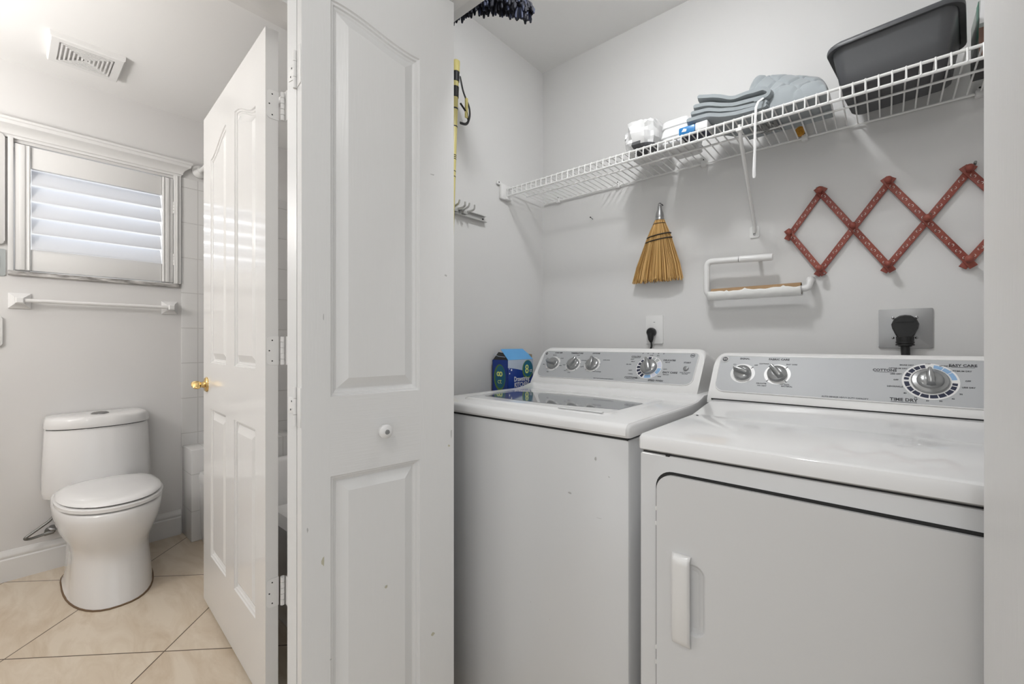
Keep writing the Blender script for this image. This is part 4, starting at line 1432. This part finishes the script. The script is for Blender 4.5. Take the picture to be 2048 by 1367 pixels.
pg = thing('dryer_plug', 'large black dryer plug in the steel outlet', 'plug', (0.041, 1.675, 1.06))
b = B()
prof2 = [(-0.030, 0.006), (-0.024, 0.022), (-0.012, 0.031), (0.0, 0.033), (0.012, 0.031), (0.024, 0.022), (0.030, 0.006), (0.028, -0.006), (0.020, -0.026), (0.014, -0.036), (-0.014, -0.036), (-0.020, -0.026), (-0.028, -0.006)]
b.loft([[(0.041 + x * k, y, 1.150 + z * k) for x, z in prof2] for y, k in ((1.6945, 0.98), (1.680, 1.0), (1.668, 0.97), (1.662, 0.88))])
b.tube([(0.041, 1.678, 1.120), (0.041, 1.677, 1.100), (0.041, 1.677, 1.092)], [0.020, 0.018, 0.014], 14)
for z in (1.106, 1.099):
    b.tube([(0.041, 1.677, z), (0.041, 1.677, z - 0.004)], 0.0205, 14)
b.loft([[(0.041 + x, y, 1.152 + z) for x, z in ((-0.020, 0.010), (0.020, 0.010), (0.016, 0.022), (-0.016, 0.022))] for y in (1.663, 1.659)])
build('plug', b, 'black', pg, 30)
b = B(); b.tube(bend([(0.041, 1.677, 1.098), (0.042, 1.677, 1.07), (0.045, 1.68, 0.98), (0.05, 1.68, 0.90)], 0.03), 0.010, 12)
build('cord', b, 'black', pg)

# ------------------------------------------------------------------ left closet wall: broom holder, pole, duster
bh = thing('broom_holder', 'metal broom holder rail screwed to the closet left wall', 'broom holder', (-1.265, 1.10, 1.60))
b = B()
b.box(-1.265, -1.262, 0.90, 1.293, 1.599, 1.622, 0.0008); b.box(-1.262, -1.246, 0.90, 1.293, 1.597, 1.600, 0.0008); b.box(-1.262, -1.250, 0.90, 1.293, 1.6205, 1.623, 0.0008)
for y in (1.282, 1.178):
    b.lathe([(0.0035, 0), (0.0035, 0.002)], (-1.262, y, 1.611), (1, 0, 0), 10, mi=1)
build('rail', b, ['zinc', 'gap'], bh)
for yc in (1.165, 1.115):
    b = B()
    b.box(-1.262, -1.240, yc - 0.012, yc + 0.012, 1.603, 1.624, 0.002)
    for s in (-1, 1):
        b.tube(bend([(-1.242, yc + s * 0.010, 1.614), (-1.222, yc + s * 0.018, 1.616), (-1.206, yc + s * 0.016, 1.620), (-1.203, yc + s * 0.014, 1.634)], 0.01), 0.0032, 8, flat=1.4)
    build('gripper', b, 'zinc', bh)

yp = thing('extension_pole', 'pale yellow pole with black grip and strap on the closet left wall', 'pole', (-1.225, 1.00, 0))


def ypt(z):
    return Vector((-1.2225, 1.010 + 0.090 * z / 2.15, z))


b = B()
b.tube([ypt(z) for z in (0.004, 0.9, 1.6, 2.15)], 0.0118, 14)
b.tube([ypt(z) for z in (2.115, 2.155, 2.158)], [0.0145, 0.0145, 0.012], 14)
build('pole', b, 'yellow', yp)
for za, zb, rr in ((2.078, 2.114, 0.0140), (2.018, 2.058, 0.0135), (1.972, 1.977, 0.0128), (1.905, 1.909, 0.0128)):
    b = B(); b.tube([ypt(za), ypt(zb)], rr, 14)
    build('grip_band', b, 'black', yp)
for z in (1.80, 1.793, 1.786, 1.74, 1.72):
    b = B(); b.tube([ypt(z), ypt(z - 0.003)], 0.0122, 14)
    build('marking', b, 'black', yp)
b = B()
t0 = ypt(2.10)
b.tube(bend([t0 + Vector((0.012, 0.010, 0)), t0 + Vector((0.014, 0.025, -0.055)), t0 + Vector((0.015, 0.055, -0.095)), t0 + Vector((0.015, 0.060, -0.130)), t0 + Vector((0.014, 0.045, -0.170)), t0 + Vector((0.013, 0.010, -0.175))], 0.02), 0.0050, 8, flat=0.35)
b.tube(bend([t0 + Vector((0.012, 0.012, -0.10)), t0 + Vector((0.015, 0.042, -0.125)), t0 + Vector((0.015, 0.050, -0.150))], 0.015), 0.0050, 8, flat=0.35)
b.box(-1.212, -1.204, 1.133, 1.145, 1.955, 2.030, 0.002, mi=1)
build('strap', b, ['black', 'yellow'], yp)

du = thing('chenille_duster', 'navy chenille duster bent over on its pole near the closet ceiling', 'duster', (-1.17, 0.955, 0))
b = B()
b.tube(bend([(-1.18, 0.955, 0.003), (-1.14, 0.935, 1.2), (-1.075, 0.905, 2.08), (-1.05, 0.905, 2.145), (-1.00, 0.93, 2.155)], 0.05), 0.010, 12)
build('pole', b, 'steel', du)
path = [Vector((-1.05, 0.905, 2.150)), Vector((-0.985, 0.945, 2.172)), Vector((-0.92, 0.99, 2.172)), Vector((-0.865, 1.025, 2.152)), Vector((-0.840, 1.040, 2.130))]
b = B()
b.tube(path, [0.010, 0.014, 0.014, 0.012, 0.008], 10)


def pth(t):
    f = t * (len(path) - 1)
    i = min(int(f), len(path) - 2)
    return path[i].lerp(path[i + 1], f - i), (path[i + 1] - path[i]).normalized()


for i in range(520):
    t = random.random()
    p, tg = pth(t)
    u = tg.orthogonal().normalized()
    v = tg.cross(u)
    a = random.uniform(0, 2 * PI)
    dv = (u * math.cos(a) + v * math.sin(a)) + tg * random.uniform(-0.25, 0.35)
    if t > 0.85:
        dv += tg * 0.9
    dv.normalize()
    L = random.uniform(0.030, 0.042)
    q = p + dv * L * 0.55
    e = q + dv * L * 0.15 + Vector((0, 0, -L * random.uniform(0.35, 0.62)))
    b.tube([p, q, (q + e) * 0.5 + dv * 0.003, e], [0.0034, 0.0046, 0.0047, 0.0032], 7, mi=1 if random.random() < 0.22 else 0)
build('chenille_head', b, ['chenille', 'chenille_sheen'], du, 60)

# ------------------------------------------------------------------ things on the shelf
DK = 1.7765


def crumple(cx, cy, z0, sx, sy, sz, seed, amp=0.25, nu=26, nv=14, mats=('bag',), name='bag', dark=None, parent=None, ang=22):
    """crumpled plastic: a pillow with sharp noise folds, flat below"""
    b = B()
    rows = []
    for j in range(nv + 1):
        ph = -PI / 2 + PI * j / nv
        row = []
        for i in range(nu):
            a = 2 * PI * i / nu
            d = Vector((math.cos(ph) * math.cos(a), math.cos(ph) * math.sin(a), math.sin(ph)))
            c = Vector((math.copysign(abs(d.x) ** 0.6, d.x), math.copysign(abs(d.y) ** 0.6, d.y), math.copysign(abs(d.z) ** 0.7, d.z)))
            nz = noise.ridged_multi_fractal(d * 1.3 + Vector((seed, seed * 0.7, 0)), 0.9, 2.1, 3, 1.0, 2.0) - 1.1
            k = 1 + amp * nz * 0.5
            z = c.z * k
            row.append((cx + sx * c.x * k, cy + sy * c.y * k, max(z0 + sz * (1 + z), z0)))
        rows.append(row)
    V = [[b.bm.verts.new(p) for p in r] for r in rows]
    for j in range(nv):
        for i in range(nu):
            f = b.bm.faces.new((V[j][i], V[j][(i + 1) % nu], V[j + 1][(i + 1) % nu], V[j + 1][i]))
            c = f.calc_center_median()
            if dark and dark(c):
                f.material_index = 1
    bmesh.ops.remove_doubles(b.bm, verts=list(b.bm.verts), dist=0.0006)
    return build(name, b, list(mats), parent, ang)


o = crumple(-0.668, 1.552, DK, 0.064, 0.105, 0.064, 3.1, 0.42, 34, 20, mats=('bag', 'bin'), name='plastic_bag', dark=lambda c: -0.685 < c.x < -0.61 and c.y < 1.50 and c.z < DK + 0.030)
settle(o, (-0.655, 1.555, DK)); tag(o, 'crumpled white plastic bag with dark print at the left of the shelf things', 'plastic bag')
b = B()
for k, (zz, ins) in enumerate(((0.0, 0.004), (0.003, 0), (0.020, 0), (0.028, 0.001), (0.058, 0.002), (0.066, 0.006))):
    pass
b.loft([[(-0.540 + x + 0.003 * math.sin(zz * 160), 1.548 + y, DK + zz) for x, y in rrect(-0.050 + ins, 0.046 - ins, -0.080 + ins, 0.075 - ins, 0.016, 4)] for zz, ins in ((0, 0.006), (0.004, 0.001), (0.018, 0), (0.022, 0.004), (0.026, 0.0), (0.050, 0.001), (0.054, 0.004), (0.058, 0.001), (0.078, 0.003), (0.083, 0.008))])
o = build('folded_packet', b, 'bag', None, 30); settle(o, (-0.54, 1.548, DK)); tag(o, 'white folded packet on the shelf between the crumpled bag and blue packet', 'packet')
b = B()
b.box(-0.515, -0.462, 1.432, 1.505, DK + 0.001, DK + 0.026, 0.005, mi=0); b.box(-0.4625, -0.424, 1.431, 1.505, DK + 0.001, DK + 0.026, 0.004, mi=1)
b.box(-0.512, -0.430, 1.435, 1.502, DK, DK + 0.002, mi=2)
b.prism([(-0.505, DK + 0.010), (-0.490, DK + 0.008), (-0.488, DK + 0.016), (-0.498, DK + 0.020)], 0.0004, 1, frame((0, 1.4318, 0), (1, 0, 0), (0, 0, 1)))
o = build('wipes_packet', b, ['packet_blue', 'bag', 'navy'], None, 30); settle(o, (-0.47, 1.468, DK)); tag(o, 'small blue and white packet at the shelf front under the quilted pad', 'packet')

pad = thing('quilted_pad', 'folded grey quilted mattress pad on the wire shelf', 'mattress pad', (-0.30, 1.55, DK))
b = B()


def layer(pts, th, y0, y1, mi, seed):
    """a folded layer: its edge line in x and z swept along y with a rounded section"""
    P = bend([(x, 0, z) for x, z in pts], 0.03, 5)
    rows_t, rows_b = [], []
    for i, p in enumerate(P):
        a, c = P[max(i - 1, 0)], P[min(i + 1, len(P) - 1)]
        d = (c - a).normalized()
        nrm = Vector((-d.z, 0, d.x))
        e = min(i, len(P) - 1 - i)
        tt = th * (0.5, 0.5, 0.5)[min(e, 2)]
        rows_t.append((p + nrm * tt, p - nrm * tt))
    ny = 9
    rings = []
    for j in range(ny + 1):
        y = y0 + (y1 - y0) * j / ny
        k = 1 - 0.5 * (abs(2 * j / ny - 1) ** 6)
        ring = []
        first, final = rows_t[0], rows_t[-1]
        for tp, bt in rows_t:
            w = 0.0035 * noise.noise(Vector((tp.x * 30, y * 22, seed)))
            m = (tp + bt) / 2
            ring.append(m + (tp - m) * k + Vector((0, y, w)))
        c2, h2 = (final[0] + final[1]) / 2, (final[0] - final[1]) / 2
        o2 = Vector((h2.z, 0, -h2.x))
        for q in (0.3, 0.5, 0.7):
            ring.append(c2 + (h2 * math.cos(PI * q) + o2 * math.sin(PI * q)) * k + Vector((0, y, 0)))
        for tp, bt in reversed(rows_t):
            w = 0.0035 * noise.noise(Vector((tp.x * 30, y * 22, seed)))
            m = (tp + bt) / 2
            ring.append(m + (bt - m) * k + Vector((0, y, w)))
        c2, h2 = (first[0] + first[1]) / 2, (first[0] - first[1]) / 2
        o2 = Vector((h2.z, 0, -h2.x))
        for q in (0.7, 0.5, 0.3):
            ring.append(c2 + (h2 * math.cos(PI * q) - o2 * math.sin(PI * q)) * k + Vector((0, y, 0)))
        rings.append(ring)
    b.loft(rings, mi)


# stacked folds at the left, each turned back on itself at the right
layer([(-0.484, DK + 0.043), (-0.425, DK + 0.041), (-0.36, DK + 0.019), (-0.268, DK + 0.016)], 0.022, 1.434, 1.60, 0, 1)
layer([(-0.472, DK + 0.063), (-0.43, DK + 0.060), (-0.36, DK + 0.034), (-0.266, DK + 0.026)], 0.020, 1.436, 1.60, 0, 2)
layer([(-0.470, DK + 0.066), (-0.42, DK + 0.060), (-0.38, DK + 0.042), (-0.30, DK + 0.035)], 0.006, 1.445, 1.60, 1, 6)
layer([(-0.463, DK + 0.081), (-0.42, DK + 0.073), (-0.37, DK + 0.049), (-0.262, DK + 0.042)], 0.021, 1.434, 1.605, 0, 3)
layer([(-0.450, DK + 0.106), (-0.40, DK + 0.092), (-0.36, DK + 0.068), (-0.30, DK + 0.066), (-0.268, DK + 0.064), (-0.254, DK + 0.052), (-0.262, DK + 0.040), (-0.29, DK + 0.038)], 0.020, 1.432, 1.61, 0, 5)
build('folds', b, ['quilt', 'quilt_dark'], pad, 40)
b = B()
nu, nv = 90, 80
rows = []
for j in range(nv + 1):
    row = []
    for i in range(nu + 1):
        s, t = i / nu, j / nv
        x = -0.345 + 0.225 * s
        y = (1.452 - 0.020 * min(max((x + 0.262) / 0.03, 0), 1)) * (1 - t) + 1.612 * t
        ex = min(s / 0.20, (1 - s) / 0.14)
        ey0 = min(t / 0.14, 1)
        ey1 = min((1 - t) / 0.10, 1)
        rnd = lambda e: math.sqrt(max(1 - (1 - min(e, 1)) ** 2, 0))
        front = 0.042 + 0.024 * math.exp(-((s - 0.42) / 0.25) ** 2)
        backh = 0.196 - 0.105 * s
        h = front + (backh - front) * (0.5 - 0.5 * math.cos(PI * min(t / 0.72, 1)))
        h *= 0.15 + 0.85 * rnd(ex)
        h *= (0.25 + 0.75 * rnd(ey0)) * (0.2 + 0.8 * rnd(ey1))
        q1 = abs(((x * 1.0 + y * 0.9) / 0.062) % 1 - 0.5) * 2
        q2 = abs(((x * 1.0 - y * 0.9) / 0.062) % 1 - 0.5) * 2
        quilt = -0.010 * max(max(0, q1 - 0.72), max(0, q2 - 0.72)) / 0.28
        h += quilt * min(ex, 1) + 0.006 * noise.noise(Vector((x * 14, y * 14, 2.0)))
        row.append((x, y, DK + max(h, 0.002)))
    rows.append(row)
V = [[b.bm.verts.new(p) for p in r] for r in rows]
for j in range(nv):
    for i in range(nu):
        b.bm.faces.new((V[j][i], V[j][i + 1], V[j + 1][i + 1], V[j + 1][i]))
# underside
edge = [V[0][i] for i in range(nu + 1)] + [V[j][nu] for j in range(1, nv + 1)] + [V[nv][i] for i in range(nu - 1, -1, -1)] + [V[j][0] for j in range(nv - 1, 0, -1)]
low = [b.bm.verts.new((v.co.x, v.co.y, DK)) for v in edge]
for i in range(len(edge)):
    j = (i + 1) % len(edge)
    b.bm.faces.new((edge[i], low[i], low[j], edge[j]))
b.bm.faces.new(low)
build('quilted_top', b, 'quilt', pad, 60)
b = B()
b.tube([(-0.270, 1.432, DK + 0.036), (-0.280, 1.416, DK + 0.022), (-0.284, 1.4075, DK + 0.004), (-0.286, 1.4065, 1.74), (-0.287, 1.4065, 1.66), (-0.289, 1.4065, 1.60), (-0.289, 1.407, 1.584), (-0.289, 1.407, 1.578)],
       [0.0032, 0.0032, 0.0033, 0.0033, 0.0036, 0.0042, 0.0046, 0.0026], 8, flat=0.22, up=(0, 1, 0))
build('strap', b, 'bag', pad, label='white elastic strap')
o = crumple(-0.285, 1.59, DK, 0.04, 0.04, 0.012, 8.2, 0.5, 20, 10, ('film',), 'clear_bag')
o.location = (0, 0, 0)
bpy.data.objects.remove(o)
b = B()
for i in range(9):
    a = i * 0.7
    b.tube([(-0.305 + 0.006 * i, 1.52 + 0.012 * math.sin(i * 2.1), DK - 0.0015), (-0.296 + 0.005 * i, 1.55 + 0.012 * math.cos(i * 1.3), DK - 0.010 - 0.003 * math.sin(a)), (-0.29 + 0.005 * i, 1.59 + 0.01 * math.sin(i), DK - 0.0015)], [0.004, 0.007, 0.003], 5, flat=0.35)
o = build('clear_bag', b, 'film', None, 20); settle(o, (-0.28, 1.55, DK - 0.01)); tag(o, 'crumpled clear plastic film poking through the shelf wires under the pad', 'plastic film')

b = B()
for k in range(5):
    r = 0.0035 + k * 0.0024
    b.tube([(-0.212 + r * math.cos(2 * PI * j / 24), 1.676 + 0.001 * math.sin(j * 1.1 + k), 1.788 + r * math.sin(2 * PI * j / 24)) for j in range(24)], 0.0015, 6, closed=True)
b.lathe([(0.0135, 0), (0.0142, 0.003), (0.0142, 0.011), (0.0135, 0.014)], (-0.212, 1.677, 1.788), (0, 1, 0), 24)
o = build('yellow_coil', b, 'amber', None, 40); settle(o, (-0.212, 1.684, 1.774)); tag(o, 'small amber coil standing on the shelf against the back wall', 'coil')

# storage bin
sb = thing('storage_bin', 'charcoal grey plastic storage bin on the right of the wire shelf', 'bin', (0.018, 1.545, DK), math.radians(-6.0), local=True)


def binring(hx, hy, z, r=0.03, bow=0.0):
    out = []
    for x, y in rrect(-hx, hx, -hy, hy, r, 5):
        if bow and y < 0:
            y -= bow * max(0, 1 - (x / hx) ** 2)
        out.append((x, y, z))
    return out


b = B()
b.loft([binring(0.098, 0.095, 0.0, 0.022), binring(0.104, 0.100, 0.005, 0.025), binring(0.110, 0.106, 0.045, 0.027, 0.003), binring(0.120, 0.116, 0.105, 0.03, 0.012), binring(0.122, 0.118, 0.112, 0.03, 0.014),
        binring(0.119, 0.115, 0.112, 0.03, 0.012), binring(0.107, 0.103, 0.045, 0.027, 0.003), binring(0.100, 0.096, 0.008, 0.025), binring(0.09, 0.088, 0.005, 0.02)], cap0=True, cap1=True)
build('tub', b, 'bin', sb, 40)
b = B()
b.loft([binring(0.1205, 0.1165, 0.104, 0.03, 0.013), binring(0.131, 0.124, 0.103, 0.032, 0.016), binring(0.132, 0.125, 0.106, 0.032, 0.016), binring(0.131, 0.124, 0.114, 0.032, 0.016), binring(0.127, 0.122, 0.1165, 0.032, 0.015), binring(0.119, 0.115, 0.116, 0.03, 0.012), binring(0.119, 0.115, 0.104, 0.03, 0.012)], cap0=False, cap1=False)
build('rim', b, 'bin', sb, 40)

# carton at the right end of the shelf
ct = thing('carton', 'green, white and brown carton at the right end of the wire shelf', 'carton', (0.22, 1.565, DK))
cx0, cx1, cy0, cy1 = 0.1660, 0.265, 1.500, 1.625
b = B(); b.box(cx0, cx1, cy0, cy1, DK, DK + 0.135, 0.0015)
build('box', b, 'card_grey', ct)
b = B()
Fc = frame((0, cy0 - 0.0004, 0), (1, 0, 0), (0, 0, 1))
b.prism([(cx0 + 0.001, DK + 0.080), (cx1, DK + 0.080), (cx1, DK + 0.134), (cx0 + 0.003, DK + 0.134)], 0.0003, 0, Fc)
b.prism([(cx0, DK + 0.004), (cx1, DK + 0.004), (cx1, DK + 0.070), (cx0, DK + 0.070)], 0.0003, 1, Fc)
Fl = frame((cx0 - 0.0004, 0, 0), (0, -1, 0), (0, 0, 1))
b.prism([(-cy0 - 0.030, DK + 0.05), (-cy0, DK + 0.05), (-cy0, DK + 0.134), (-cy0 - 0.030, DK + 0.134)], 0.0003, 2, Fl)
b.prism([(-cy1, DK), (-cy0 - 0.030, DK), (-cy0 - 0.030, DK + 0.05), (-cy1, DK + 0.05)], 0.0003, 3, Fl)
Fb = frame((0, 0, DK - 0.0004), (1, 0, 0), (0, -1, 0))
b.prism([(cx0, -cy1), (cx1, -cy1), (cx1, -cy0), (cx0, -cy0)], 0.0003, 3, Fb)
build('print', b, ['bag', 'brown', 'emerald', 'black'], ct)
